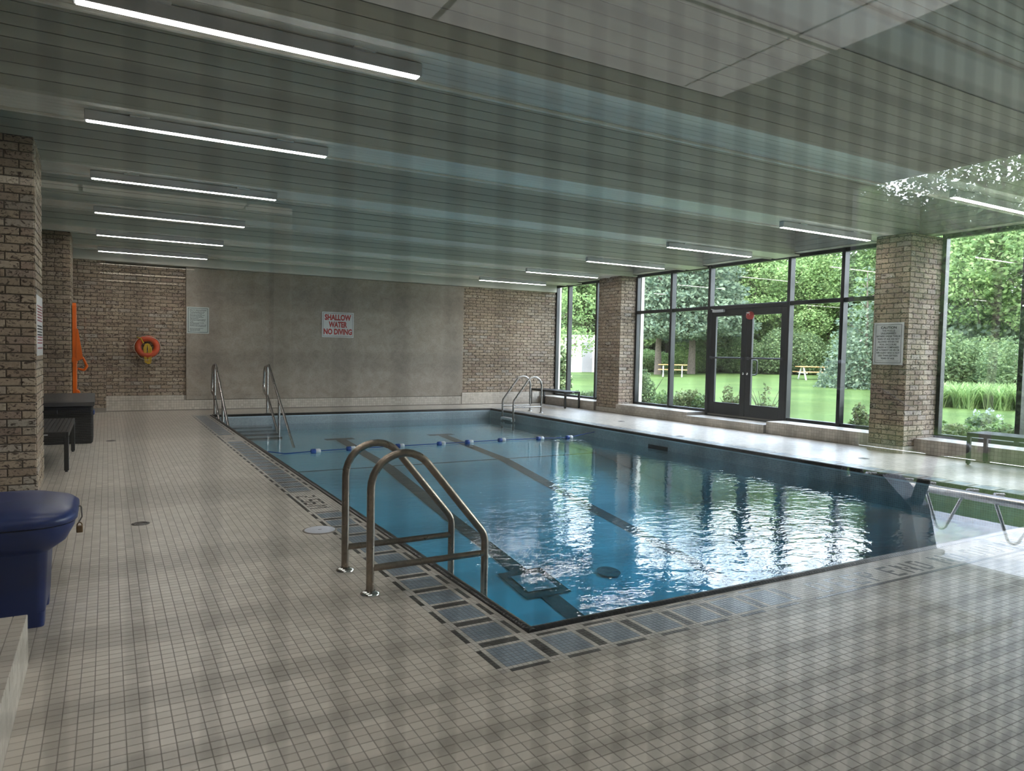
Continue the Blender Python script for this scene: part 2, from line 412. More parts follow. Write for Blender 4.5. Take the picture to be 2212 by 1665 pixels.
class Tiles:
    """many small tiles: the 300 that show largest become parts, the rest one joined part"""
    def __init__(s): s.c = []; s.u = []; s.v = []; s.su = []; s.sv = []; s.mi = []
    def grid(s, o, u, v, nu, nv, pu, pv=None, mi=0, fn=None, joint=.0028):
        pv = pv or pu
        I, J = np.meshgrid(np.arange(nu), np.arange(nv), indexing='ij'); I = I.ravel(); J = J.ravel()
        c = np.array(o)[None] + np.array(u)[None]*((I+.5)*pu)[:, None] + np.array(v)[None]*((J+.5)*pv)[:, None]
        m = np.full(len(I), mi) if fn is None else np.array([fn(i, j) for i, j in zip(I, J)])
        keep = m >= 0
        s.c.append(c[keep]); s.mi.append(m[keep]); k = keep.sum()
        s.u.append(np.tile(np.array(u, float), (k, 1))); s.v.append(np.tile(np.array(v, float), (k, 1)))
        s.su.append(np.full(k, (pu-joint)/2)); s.sv.append(np.full(k, (pv-joint)/2)); return s
    def finish(s, parent, mats, part, rest, n_parts=300, h=.0014, ch=.0005):
        C = np.concatenate(s.c); U = np.concatenate(s.u); V = np.concatenate(s.v); SU = np.concatenate(s.su); SV = np.concatenate(s.sv); MI = np.concatenate(s.mi)
        Nn = np.cross(U, V)
        pick = np.zeros(len(C), bool)
        if n_parts:
            q = C - np.array([0, 0, HC]); w = q@np.array(FWD); x = q@np.array(RGT)/np.maximum(w, .01)*F_PX; y = q@np.array(UPV)/np.maximum(w, .01)*F_PX
            seen = (w > .3) & (np.abs(x) < W_PX/2-6) & (np.abs(y) < H_PX/2-6)
            size = np.where(seen, np.abs((Nn*q).sum(1))/w**3, 0)
            pick[np.argsort(-size)[:n_parts]] = True; pick &= seen
        meshes = {}
        for k in np.nonzero(pick)[0]:
            key = (int(MI[k]), tuple(np.round(U[k], 3)), round(float(SU[k]), 5), round(float(SV[k]), 5))
            if key not in meshes:
                a, b, n = U[k], V[k], Nn[k]; vs = []
                for (z, d) in ((-h, 0), (0, ch)):
                    for (p, r) in ((-1,-1),(1,-1),(1,1),(-1,1)): vs.append(tuple(a*p*(SU[k]-d) + b*r*(SV[k]-d) + n*z))
                mb = MB(); mb.add(vs, [(4,5,6,7),(0,1,5,4),(1,2,6,5),(2,3,7,6),(3,0,4,7)]); meshes[key] = mb.mesh(part, mats[MI[k]])
            o = bpy.data.objects.new(part, meshes[key]); COL.objects.link(o); o.parent = parent
            o.location = tuple(C[k] + Nn[k]*float(rng.normal(0, .00018)))
        R = ~pick; C, U, V, SU, SV, MI, Nn = C[R], U[R], V[R], SU[R], SV[R], MI[R], Nn[R]; n = len(C)
        if n == 0: return
        P = np.zeros((n, 8, 3)); k = 0
        for (z, d) in ((-h, 0), (0, ch)):
            for (p, r) in ((-1,-1),(1,-1),(1,1),(-1,1)):
                P[:, k] = C + U*((SU-d)*p)[:, None] + V*((SV-d)*r)[:, None] + Nn*z; k += 1
        Fq = np.array([(4,5,6,7),(0,1,5,4),(1,2,6,5),(2,3,7,6),(3,0,4,7)])
        F = (Fq[None] + (np.arange(n)*8)[:, None, None]).reshape(-1, 4)
        o = bpy.data.objects.new(rest, np_mesh(rest, P.reshape(-1, 3), F, mats, np.repeat(MI, 5))); COL.objects.link(o); o.parent = parent; o['kind'] = 'stuff'
        return o

X, Y, Z = (1,0,0), (0,1,0), (0,0,1); nX, nY, nZ = (-1,0,0), (0,-1,0), (0,0,-1)
# --- deck tiles
deck = Tiles()
bo = 13*MP
nyN = int((PY0-bo-YN)/TP); 
deck.grid((1.386-55*TP, PY0-bo, 0), X, nY, 233, nyN, TP) if False else None
def deck_rect(x0, x1, y0, y1, ax, ay):
    """tiles over a rectangle, lattice anchored at (ax, ay)"""
    i0, i1 = math.ceil((x0-ax)/TP-.01), math.floor((x1-ax)/TP+.01); j0, j1 = math.ceil((y0-ay)/TP-.01), math.floor((y1-ay)/TP+.01)
    deck.grid((ax+i0*TP, ay+j0*TP, 0), X, Y, i1-i0, j1-j0, TP)
AX, AY = PX0-bo, PY0-bo
deck_rect(-1.2, XG-.05, .2, AY, AX, AY)
deck_rect(-1.2, AX, AY, YF-.05, AX, AY)
deck_rect(PX1+bo, 9.92, AY, YF-.05, PX1+bo, AY)
deck_rect(AX, PX1+bo, PY1+bo, YF-.05, AX, PY1+bo)
deck.finish(floor, [M['tile']], 'tile', 'tile_field')

# --- mosaic band round the pool with the writing set in dark tiles
FONT = {'D':['1110','1001','1001','1001','1001','1001','1110'], 'E':['1111','1000','1000','1110','1000','1000','1111'], 'P':['1110','1001','1001','1110','1000','1000','1000'],
 'N':['10001','11001','11001','10101','10011','10011','10001'], 'O':['0110','1001','1001','1001','1001','1001','0110'], 'I':['1']*7, 'V':['10001','10001','10001','10001','01010','01010','00100'],
 'G':['0111','1000','1000','1011','1001','1001','0111'], '2':['1110','0001','0001','0110','1000','1000','1111'], '5':['1111','1000','1000','1111','0001','0001','1111'], '6':['1111','1000','1000','1111','1001','1001','1111'],
 'M':['10001','11011','10101','10101','10001','10001','10001'], '1':['1']*7, '.':['0']*6+['1']}
textN, textL = set(), set()
for ch, a0 in (('D',75),('E',82),('E',88),('P',94),('E',103),('N',109),('D',116),('N',126),('O',133),('D',142),('I',148),('V',151),('I',158),('N',161),('G',168)):
    for r, row in enumerate(FONT[ch]):
        for c, b in enumerate(row):
            if b == '1': textN.add((a0+c, 4+r))
for s, cols in (('2.56M', (148,143,141,136,130)), ('1.2M', (347,344,341,334))):
    for ch, b0 in zip(s, cols):
        for r, row in enumerate(FONT[ch]):
            for c, b in enumerate(row):
                if b == '1': textL.add((b0-c, 4+r))
BE, BL, DK = 0, 1, 2
def band(i, a):
    k = a % 11
    if 3 <= i <= 10: return BL if 1 <= k <= 7 else (DK if k in (9, 10) else BE)
    return DK if (i in (1, 12) and 1 <= k <= 7) else BE
def near_c(a, i):
    if 66 <= a <= 188:
        if (a, i) in textN: return DK
        return DK if (i == 12 and 69 <= a <= 185) else BE
    return band(i, a)
def left_c(b, i):
    if (b, i) in textL: return DK
    if 119 <= b <= 157:
        if b in (119, 157) and 3 <= i <= 10: return DK
        return DK if (i == 12 and 122 <= b <= 154) else BE
    if b > 157: b2 = b-158
    else: return band(i, b)
    if 320 <= b <= 352: return DK if (i == 12 and 322 <= b <= 350) else BE
    return band(i, b2)
def corner_c(ia, ib):
    if 3 <= ia <= 10 and 3 <= ib <= 10: return BL
    if (ia <= 1 and 3 <= ib <= 10) or (ib <= 1 and 3 <= ia <= 10): return DK
    if (ia == 12 and 3 <= ib <= 10) or (ib == 12 and 3 <= ia <= 10): return DK
    return BE
mos = Tiles()
na, nb = int((PX1-PX0)/MP), int((PY1-PY0)/MP)
mos.grid((PX0, PY0-bo, 0), X, Y, na, 13, MP, fn=lambda a, j: near_c(a, 12-j), joint=.002)
mos.grid((PX0-bo, PY0, 0), X, Y, 13, nb, MP, fn=lambda j, b: left_c(b, 12-j), joint=.002)
mos.grid((PX0-bo, PY0-bo, 0), X, Y, 13, 13, MP, fn=lambda i, j: corner_c(12-i, 12-j), joint=.002)
mos.grid((PX1, PY0-bo, 0), X, Y, 13, 13, MP, fn=lambda i, j: corner_c(i, 12-j), joint=.002)
mos.grid((PX1, PY0, 0), X, Y, 13, nb, MP, fn=lambda i, b: band(i, b), joint=.002)
mos.grid((PX0-bo, PY1, 0), X, Y, na+26, 13, MP, mi=0, joint=.002)
mos.finish(floor, [M['mos'], M['blue'], M['dark']], 'mosaic_tile', 'mosaic_tile_field')

# --- pool: shell, coping, wall mosaic, lane lines, steps
pool = empty('swimming_pool', ((PX0+PX1)/2, PY0, 0)); tag(pool, 'long rectangular indoor pool with black rounded coping and dark lane lines', 'pool')
def pchild(o):
    o.parent = pool; o.matrix_parent_inverse = Matrix.Translation(-pool.location); return o
ix0, ix1, iy0, iy1 = PX0+CW, PX1-CW, PY0+CW, PY1-CW
BOT = [(iy0-.01, -1.36), (5.0, -1.17), (6.5, -.97), (8.0, -.80), (10.4, -.49), (12.9, -.365), (iy1+.01, -.345)]
def zbot(y):
    for (a, za), (b, zb) in zip(BOT, BOT[1:]):
        if a <= y <= b: return za + (zb-za)*(y-a)/(b-a)
    return BOT[-1][1]
sh = MB()
for (a, za), (b, zb) in zip(BOT, BOT[1:]): sh.add([(ix0,a,za),(ix1,a,za),(ix1,b,zb),(ix0,b,zb)], [(0,1,2,3)])
sh.add([(ix0,iy0,-1.5),(ix0,iy1,-1.5),(ix0,iy1,-.03),(ix0,iy0,-.03)], [(0,1,2,3)]); sh.add([(ix1,iy0,-1.5),(ix1,iy1,-1.5),(ix1,iy1,-.03),(ix1,iy0,-.03)], [(3,2,1,0)])
sh.add([(ix0,iy0,-1.5),(ix1,iy0,-1.5),(ix1,iy0,-.03),(ix0,iy0,-.03)], [(3,2,1,0)]); sh.add([(ix0,iy1,-1.5),(ix1,iy1,-1.5),(ix1,iy1,-.03),(ix0,iy1,-.03)], [(0,1,2,3)])
pchild(sh.build('basin', M['plaster']))
wm = Tiles()
wm.grid((ix0, iy1-.0005, -.36), X, Z, int((ix1-ix0)/MP), 13, MP, joint=.002)
wm.grid((ix1-.0005, iy0, -.36), nY, Z, 0, 0, MP) if False else None
wm.grid((ix1-.0005, iy1, -.36), nY, Z, int((iy1-iy0)/MP), 13, MP, joint=.002)
wm.grid((ix0+.0005, iy0, -.36), Y, Z, int((iy1-iy0)/MP), 13, MP, joint=.002)
o = wm.finish(None, [M['pooltile']], 'wall_mosaic', 'wall_mosaic', 0); pchild(o)
# coping: one rounded tile at a time
prof = [(0,-.004),(0,.001),(.009,.0095),(.022,.0145),(.038,.013),(.052,.004),(.061,-.012),(.066,-.030),(.068,-.048)]
def coping_mesh():
    mb = MB(); w = MP-.0018; vs = [(u, 0, z) for u, z in prof] + [(u, w, z) for u, z in prof]; n = len(prof)
    mb.add(vs, [(k, k+1, n+k+1, n+k) for k in range(n-1)], 0, True)
    mb.add([(u,0,z) for u,z in prof]+[(.0,0,-.048)], [tuple(range(n+1))]); mb.add([(u,w,z) for u,z in prof]+[(.0,w,-.048)], [tuple(range(n+1))[::-1]])
    return mb.mesh('coping_tile', M['coping'])
cm = coping_mesh()
spots = []                                                            # (location, rotation): local +x points to the water, tile runs along local +y
for k in range(na): spots.append(((PX0+k*MP+MP, PY0, 0), PI/2))
for k in range(nb): spots.append(((PX0, PY0+k*MP, 0), 0.0))
for k in range(nb): spots.append(((PX1, PY0+k*MP+MP, 0), PI))
for k in range(na): spots.append(((PX0+k*MP, PY1, 0), -PI/2))
order = sorted(range(len(spots)), key=lambda k: depth_if_seen(spots[k][0]) or 1e9)
chosen = set(order[:300])
Vb = np.array([v.co[:] for v in cm.vertices]); pol = [tuple(p.vertices) for p in cm.polygons]
restmb = MB()
for k, (p, r) in enumerate(spots):
    if k in chosen:
        o = bpy.data.objects.new('coping_tile', cm); COL.objects.link(o); o.location = p; o.rotation_euler.z = r; pchild(o)
    else:
        c, s = math.cos(r), math.sin(r)
        restmb.add([(p[0]+c*x-s*y, p[1]+s*x+c*y, p[2]+z) for x, y, z in Vb], pol, 0, True)
pchild(restmb.build('coping_run', M['coping']))['kind'] = 'stuff'
pchild(MB().box(PX0, PX0+.035, PY0, PY1, -.3, -.004).box(PX1-.035, PX1, PY0, PY1, -.3, -.004).box(PX0, PX1, PY0, PY0+.035, -.3, -.004).box(PX0, PX1, PY1-.035, PY1, -.3, -.004).build('curb', M['grout']))
def strip_y(x0, x1, ya, yb, dz=.006):
    mb = MB(); ys = [ya] + [y for y, _ in BOT if ya < y < yb] + [yb]
    for a, b in zip(ys, ys[1:]): mb.add([(x0,a,zbot(a)+dz),(x1,a,zbot(a)+dz),(x1,b,zbot(b)+dz),(x0,b,zbot(b)+dz)], [(0,1,2,3)])
    return mb
for xl in (3.75, 5.80):
    mb = strip_y(xl-.1, xl+.1, iy0, 12.9)
    q = strip_y(xl-.27, xl+.27, 12.9, 13.12); mb.add(q.v, q.f)
    if xl < 4:
        q = strip_y(xl-.26, xl+.26, 5.75, 6.35, .012); mb.add(q.v, q.f)
    pchild(mb.build('lane_line', M['lane']))
pchild(strip_y(3.75-.17, 3.75+.17, 5.87, 6.23, .02).build('main_drain', M['pooltile']))
pchild(strip_y(ix0, ix1, 10.40, 10.45, .006).build('slope_line', M['lane']))
mb = MB(); zc = zbot(6.0)+.02; mb.add([(4.66+.13*math.cos(2*PI*k/20), 6.0+.13*math.sin(2*PI*k/20), zbot(6.0+.13*math.sin(2*PI*k/20))+.02) for k in range(20)], [tuple(range(20))]); pchild(mb.build('floor_drain', M['darkgrey']))
for k in range(4):
    yb, z = iy1-.02, -.205-.034*k; yf = 14.14-.30*k
    st = MB().bevbox(ix0+.004, 2.76, yf, yb, -.6, z, .006, 0).box(ix0+.004, 2.76, yf-.004, yf+.03, z-.03, z+.003, 1)
    pchild(st.build('step', [M['pooltile'], M['coping']]))
pchild(MB().box(ix1-.012, ix1-.003, 8.52, 8.98, -.212, -.145, 0).build('skimmer_opening', M['coping']))
water = MB().box(ix0, ix1, iy0, iy1, -1.6, ZW).build('pool_water', water_mat()); tag(water, 'clear blue-green water filling the pool, rippled and mirroring the windows', 'water', kind='stuff')

# --- ceiling with planked beams
ceiling = struct(MB().box(XL-.1, XG+.2, YN, YF+.2, ZC+.01, ZC+.16).build('ceiling', M['ceil']))
PLX0, PLX1 = XL, XF
def plank(x0, x1, y0, y1, z0, z1, r=.006): return MB().bevbox(x0, x1, y0, y1, z0, z1, r).mesh('plank', M['plank'])
pl_face = plank(PLX0, PLX1, -.014, 0, 0, .0798, .002); pl_under = plank(PLX0, XG-.01, 0, .0787, -.012, 0, .002)
pl_fas = plank(-.012, 0, 0, 2.15-.49, 0, .0762, .002)
BEAMS = [4.0+2.16*k for k in range(-1, 6)]
for yb in BEAMS:
    bm_ = MB().box(PLX0, PLX1, yb+.001, yb+.5, ZB+.001, ZC).box(PLX1-.01, XG, yb+.001, yb+.5, ZB+.001, ZB+.06).build('beam', M['darkgrey'], ceiling)
    for k in range(10): link(bpy.data.objects.new('plank', pl_face), bm_).location = (0, yb, ZB+.004+k*.0848)
    for k in range(6): link(bpy.data.objects.new('plank', pl_under), bm_).location = (0, yb+.002+k*.0832, ZB)
    MB().bevbox(PLX0, XF-.02, yb+.455, yb+.485, ZB-.034, ZB-.012, .003).build('conduit', M['plank'], bm_)
    MB().bevbox(PLX0, XG-.02, yb-.02, yb-.002, ZB-.018, ZB+.012, .003).build('edge_trim', M['plank'], bm_)
fas = MB().box(XF, XG+.1, YN, YF, ZB+.045, ZC).build('fascia', M['ceil'], ceiling)
for yb in BEAMS[:-1]:
    for k in range(10): link(bpy.data.objects.new('plank', pl_fas), fas).location = (XF, yb+.5, ZB+.048+k*.0808)
MB().bevbox(XF-.02, XG, YN, YF-.1, ZB+.03, ZB+.045, .004).build('soffit_trim', M['plank'], fas)

# --- walls
wall_far = struct(MB().box(XL, XG+.1, YF, YF+.2, -.1, ZC).build('wall_far', M['mortar']))
wall_left = struct(MB().box(XL-.15, XL, YN, YF+.2, -.1, ZC).build('wall_left', M['mortar']))
wall_right = struct(MB().box(XG+.02, XG+.16, YN, YF+.2, ZB+.045, ZC+.5).box(XG, XG+.13, YN, YF, -.2, .19).build('wall_right', M['gymwall']))
BL_, BH, BD, JT = .203, .0612, .09, .0105
CO = BH+JT
def lay(face_o, u, n, width, z0, z1, shift=0.0, seed=1):
    """bricks of one plain wall face: list of (centre, half sizes along u / n / z)"""
    r = random.Random(seed); out = []; k = 0; z = z0
    while z + BH <= z1 + .02:
        a = -((k % 2)*.5*(BL_+JT)) - shift
        h = min(BH, z1-z)
        while a < width:
            b0, b1 = max(a, 0), min(a+BL_, width)
            if b1-b0 > .025 and h > .02: out.append((Vector(face_o)+Vector(u)*((b0+b1)/2)+Vector((0,0,z+h/2))+Vector(n)*r.uniform(-.0015,.002), u, n, (b1-b0)/2, h/2))
            a += BL_+JT
        z += CO; k += 1
    return out
def brick_verts(b):
    c, u, n, hu, hz = b; u = Vector(u); n = Vector(n); ch = .004
    vs = []
    for (d, q) in ((-.03, 0), (.009-ch, 0), (.009, ch)):
        for (p, s) in ((-1,-1),(1,-1),(1,1),(-1,1)): vs.append(c + u*p*(hu-q) + Vector((0,0,s*(hz-q))) + n*d)
    return vs
BF = [(8,9,10,11),(0,1,5,4),(1,2,6,5),(2,3,7,6),(3,0,4,7),(4,5,9,8),(5,6,10,9),(6,7,11,10),(7,4,8,11)]
BFr = [f[::-1] for f in BF]
def bricks(lst, parent, n_parts=300):
    """nearest bricks become parts, the rest one joined part"""
    dep = sorted(range(len(lst)), key=lambda k: depth_if_seen(lst[k][0], 10) or 1e9)
    ch = set(k for k in dep[:n_parts] if depth_if_seen(lst[k][0], 10)); cache = {}; rest = MB()
    for k, b in enumerate(lst):
        hand = Vector(b[1]).cross(Vector((0,0,1))).dot(Vector(b[2])) > 0
        if k in ch:
            key = (tuple(b[1]), tuple(b[2]), round(b[3], 3), round(b[4], 3))
            if key not in cache:
                vs = brick_verts((Vector((0,0,0)), b[1], b[2], key[2], key[3])); cache[key] = MB().add(vs, BF if hand else BFr).mesh('brick', M['brick'])
            o = bpy.data.objects.new('brick', cache[key]); COL.objects.link(o); o.parent = parent; o.location = b[0]
        else: rest.add(brick_verts(b), BF if hand else BFr)
    if rest.v: rest.build('brick_field', M['brick'], parent)['kind'] = 'stuff'
def corner_bricks(xc, yc, sx, wx, wy, z0, z1):
    """two brick faces that meet at the corner (xc, yc): one facing -y going sx from the corner, one facing -sx along +y; bond interlocks"""
    out = []; r = random.Random(int(xc*100)); k = 0; z = z0
    while z < z1-.02:
        h = min(BH, z1-z)
        for face, w in ((0, wx), (1, wy)):
            first = BL_ if (k+face) % 2 == 0 else .096
            a = 0.0; ln = first
            while a < w-.02:
                b1 = min(a+ln, w)
                if face == 0: c = Vector((xc+sx*(a+b1)/2, yc, z+h/2)); u, n = (1,0,0), (0,-1,0)
                else: c = Vector((xc, yc+(a+b1)/2, z+h/2)); u, n = (0,1,0), (-sx,0,0)
                out.append((c+Vector(n)*r.uniform(-.0015,.002), u, n, (b1-a)/2, h/2)); a = b1+JT; ln = BL_
        z += CO; k += 1
    return out
def pillar(x0, x1, y0, y1, sx, base, label, n_parts):
    xc = x0 if sx > 0 else x1
    e = empty('brick_pillar', ((x0+x1)/2, (y0+y1)/2, 0)); tag(e, label, 'pillar')
    inv = Matrix.Translation(-e.location)
    core = MB().box(x0, x1, y0, y1, -.02, ZB-.014).build('core', M['mortar'], e); core.matrix_parent_inverse = inv
    if base:
        g = MB().box(x0-.012, x1+.012, y0-.012, y1+.012, -.01, base).build('plinth', M['grout'], e); g.matrix_parent_inverse = inv
        t = Tiles(); t.grid((x0-.013, y0-.0145, 0), X, Z, int((x1-x0+.026)/TP+.9), 2, (x1-x0+.026)/int((x1-x0+.026)/TP+.9), base/2)
        if sx > 0: t.grid((x0-.0145, y1+.013, 0), nY, Z, int((y1-y0+.026)/TP+.9), 2, (y1-y0+.026)/int((y1-y0+.026)/TP+.9), base/2)
        o = t.finish(None, [M['tile']], 'plinth_tile', 'plinth_tile_field', 0); o.parent = e; o.matrix_parent_inverse = inv
    n0 = set(e.children)
    bricks(corner_bricks(xc, y0, sx, x1-x0, y1-y0, base+.006, ZB-.02), e, n_parts)
    for c in e.children:
        if c not in n0: c.matrix_parent_inverse = inv
    return e
pillar(9.67, 10.44, 5.89, 6.40, 1, .10, 'buff brick pillar between windows with the caution sign on it', 300)
pillar(10.00, 10.50, 12.69, 13.50, 1, .10, 'plain buff brick pillar at the far end, beside the bench and glass doors', 300)
pillar(-1.20, -.546, 7.45, 8.21, -1, 0, 'tall dark brick pillar at the left edge, behind the blue bin', 300)
pillar(-1.22, -.50, 13.30, 14.10, -1, 0, 'dark brick pillar behind the storage box, with the orange spine board', 250)
# far wall finishes
fw = lay((7.68, YF-.004, .30), (1,0,0), (0,-1,0), XG-7.68, .30, 2.93, .05, 3)
fw = [(Vector((b[0].x, b[0].y, b[0].z-.30)), *b[1:]) for b in fw]
f2 = lay((-.02, YF-.004, .31), (1,0,0), (0,-1,0), 1.42, .31, 2.93, .1, 5); f2 = [(Vector((b[0].x, b[0].y, b[0].z-.31)), *b[1:]) for b in f2]
bricks(fw+f2, wall_far, 300)
MB().bevbox(1.405, 7.675, YF-.055, YF-.002, .215, 2.92, .006).build('stone_panel', M['stone'], wall_far)
pil = MB().box(-.66, -.02, 15.86, YF, 0, 3.0).build('pilaster', M['mortar'], wall_far)
f3 = lay((-.66, 15.858, .085), (1,0,0), (0,-1,0), .64, .085, 2.98, .03, 9); f3 = [(Vector((b[0].x, b[0].y, b[0].z-.085)), *b[1:]) for b in f3]
bricks(f3, pil, 0)
bb = struct(MB().box(-.02, 7.66, YF-.075, YF-.001, -.01, .212).box(7.66, XG-.5, YF-.07, YF-.001, -.01, .30).box(-.02, 1.40, YF-.07, YF-.001, .2, .31).box(-.7, -.02, 15.83, YF, -.01, .085).build('baseboard_far', M['grout']))
t = Tiles(); t.grid((-.02, YF-.0775, .02), X, Z, int(7.68/TP), 4, TP); t.grid((7.66, YF-.0725, .02), X, Z, int((XG-.5-7.66)/TP), 6, TP, .0466); t.grid((-.02, YF-.0725, .216), X, Z, int(1.42/TP), 2, TP, .047)
t.finish(bb, [M['tile']], 'tile', 'tile_field', 0)
struct(MB().bevbox(-.70, XG-.1, YF-.20, YF-.001, 2.925, 3.12, .006).build('trim_1', M['plank']))
# tiled window ledge along the right side
led = struct(MB().box(9.925, XG+.02, YN, 5.88, -.02, .2035).box(9.925, XG+.02, 6.41, 8.48, -.02, .2035).box(9.86, XG+.02, 8.48, 10.42, -.02, .1435).box(9.925, XG+.02, 10.42, 12.68, -.02, .2035).box(9.925, XG+.02, 13.51, YF, -.02, .2035).build('trim_2', M['grout']))
t = Tiles()
for (a, b, xf, h) in ((.2, 5.88, 9.925, .206), (6.41, 8.48, 9.925, .206), (8.48, 10.42, 9.86, .146), (10.42, 12.68, 9.925, .206), (13.51, 15.92, 9.925, .206)):
    n = round((b-a)/TP); p = (b-a)/n; r = round(h/TP)
    t.grid((xf-.0025, b, 0), nY, Z, n, r, p, h/r); w = XG-.06-xf; c = round(w/TP); t.grid((xf-.0025, a, h), X, Y, c, n, w/c, p)
t.finish(led, [M['tile']], 'tile', 'tile_field', 0)
# slim supply grilles let into the ledge
for (a, b) in ((4.35, 5.35), (6.75, 7.7), (11.0, 11.95)):
    g = MB()
    for k in range(6): g.box(10.13+k*.022, 10.143+k*.022, a, b, .204, .2085)
    g.box(10.12, 10.255, a-.01, a, .204, .209).box(10.12, 10.255, b, b+.01, .204, .209)
    struct(g.build('trim_3', M['white']))
# low tiled ledge at the left front
lc = struct(MB().box(-1.2, -.287, YN+.05, 3.407, -.02, .2065).build('trim_4', M['grout']))
t = Tiles(); t.grid((-.2845, .4, 0), Y, Z, 63, 4, TP, .0523); n = 19; t.grid((-.2845-19*TP, .4, .209), X, Y, 19, 63, TP); t.grid((-.2845-19*TP, 3.4095, 0), X, nZ, 0, 0, TP) if False else None
t.finish(lc, [M['tile']], 'tile', 'tile_field', 120)

# --- windows
def bay(no, y0, y1, mull, transom=None, gaps=()):
    e = struct(empty('window_%d' % no, (XG+.04, (y0+y1)/2, .2)))
    inv = Matrix.Translation(-e.location)
    def put(mb, nm, mat):
        o = mb.build(nm, mat, e); o.matrix_parent_inverse = inv; return o
    xa, xb, w = XG, XG+.10, .032
    put(MB().bevbox(xa, xb, y0, y1, ZB+.045-.075, ZB+.047, .004), 'head_rail', M['frame'])
    for (a, b) in ([(y0, y1)] if not gaps else [(y0, gaps[0]), (gaps[1], y1)]): put(MB().bevbox(xa, xb, a, b, .195, .255, .004), 'sill_rail', M['frame'])
    put(MB().bevbox(xa, xb, y0, y0+.06, .2, ZB+.04, .004), 'jamb', M['frame']); put(MB().bevbox(xa, xb, y1-.06, y1, .2, ZB+.04, .004), 'jamb', M['frame'])
    for m in mull: put(MB().bevbox(xa-.02, xb, m-w, m+w, .16, ZB+.04, .004), 'mullion', M['frame'])
    ys = [y0] + list(mull) + [y1]
    for a, b in zip(ys, ys[1:]):
        isgap = gaps and abs(a-gaps[0]) < .05
        zs = [.22, ZB] if not transom else ([transom, ZB] if isgap else [.22, transom, ZB])
        if transom: put(MB().bevbox(xa, xb, a+w, b-w, transom-.035, transom+.035, .004), 'transom', M['frame'])
        for p, q in zip(zs, zs[1:]): put(MB().add([(XG+.05, a, p), (XG+.05, b, p), (XG+.05, b, q), (XG+.05, a, q)], [(0,1,2,3)]), 'glass', M['glass'])
    return e
bay(2, YN+.06, 5.89, (2.5, 4.80))
bay(3, 6.40, 12.69, (7.45, 8.50, 10.40, 11.50), 2.275, (8.50, 10.40))
bay(4, 13.50, YF, (14.15, 15.38))
# glazed double doors
def door(no, y0, y1, lock_y, alarm):
    e = struct(empty('door_%d' % no, (XG+.05, (y0+y1)/2, .16))); inv = Matrix.Translation(-e.location)
    def put(mb, nm, mat):
        o = mb.build(nm, mat, e); o.matrix_parent_inverse = inv; return o
    a, b, xa, xb = y0+.004, y1-.004, XG+.02, XG+.07
    put(MB().bevbox(xa, xb, a, a+.125, .165, 2.235, .004), 'stile', M['frame']); put(MB().bevbox(xa, xb, b-.125, b, .165, 2.235, .004), 'stile', M['frame'])
    put(MB().bevbox(xa, xb, a+.125, b-.125, 2.10, 2.235, .004), 'top_rail', M['frame']); put(MB().bevbox(xa, xb, a+.125, b-.125, .165, .42, .004), 'bottom_rail', M['frame'])
    put(MB().add([(XG+.045, a+.12, .41), (XG+.045, b-.12, .41), (XG+.045, b-.12, 2.11), (XG+.045, a+.12, 2.11)], [(0,1,2,3)]), 'glass', M['glass'])
    put(MB().tube([(XG-.03, a+.04, 1.29), (XG-.03, b-.04, 1.29)], .016, 8).box(XG-.04, XG+.02, a+.03, a+.07, 1.26, 1.32).box(XG-.04, XG+.02, b-.07, b-.03, 1.26, 1.32), 'push_bar', M['darkgrey'])
    put(MB().lathe((XG+.012, lock_y, 1.0), [(.0, -.006), (.022, -.006), (.024, .0), (.024, .01)], 14, axis='x'), 'lock', M['chrome'])
    return e
d1 = door(1, 9.45, 10.36, 9.50, False); d2 = door(2, 8.54, 9.45, 9.40, True)
o = MB().tube(fillet([(XG+.07, 9.36, 1.26), (XG+.16, 9.30, 1.26), (XG+.16, 9.30, .98), (XG+.07, 9.36, .98)], .04), .013, 8).build('pull_handle', M['darkgrey'], d2); o.matrix_parent_inverse = Matrix.Translation(-d2.location)
o = MB().bevbox(XG-.045, XG+.02, 10.0, 10.28, 2.18, 2.23, .005).tube([(XG-.03, 10.02, 2.2), (XG-.11, 10.17, 2.22), (XG-.02, 10.33, 2.245)], .009, 6).build('closer', M['lampbody'], d1); o.matrix_parent_inverse = Matrix.Translation(-d1.location)
struct(MB().bevbox(XG-.01, XG+.10, 8.50, 10.40, 2.235, 2.30, .004).box(XG-.03, XG+.12, 8.5, 10.4, .145, .163).build('trim_5', M['frame']))
al = empty('door_alarm', (XG-.012, 9.36, 2.09)); tag(al, 'round red door alarm at the top of the glass double doors', 'alarm')
MB().lathe((0,0,0), [(.0, -.045), (.05, -.042), (.072, -.025), (.078, 0), (.078, .03)], 22, axis='x').build('housing', M['red'], al)
MB().bevbox(-.047, -.040, -.035, .04, .035, .058, .002).build('nameplate', M['sign'], al)
for s in (-.03, .035): MB().ellipsoid((-.043, s, .012), .006, .009, .008, 8, 6).build('lamp_dot', M['sign'], al)

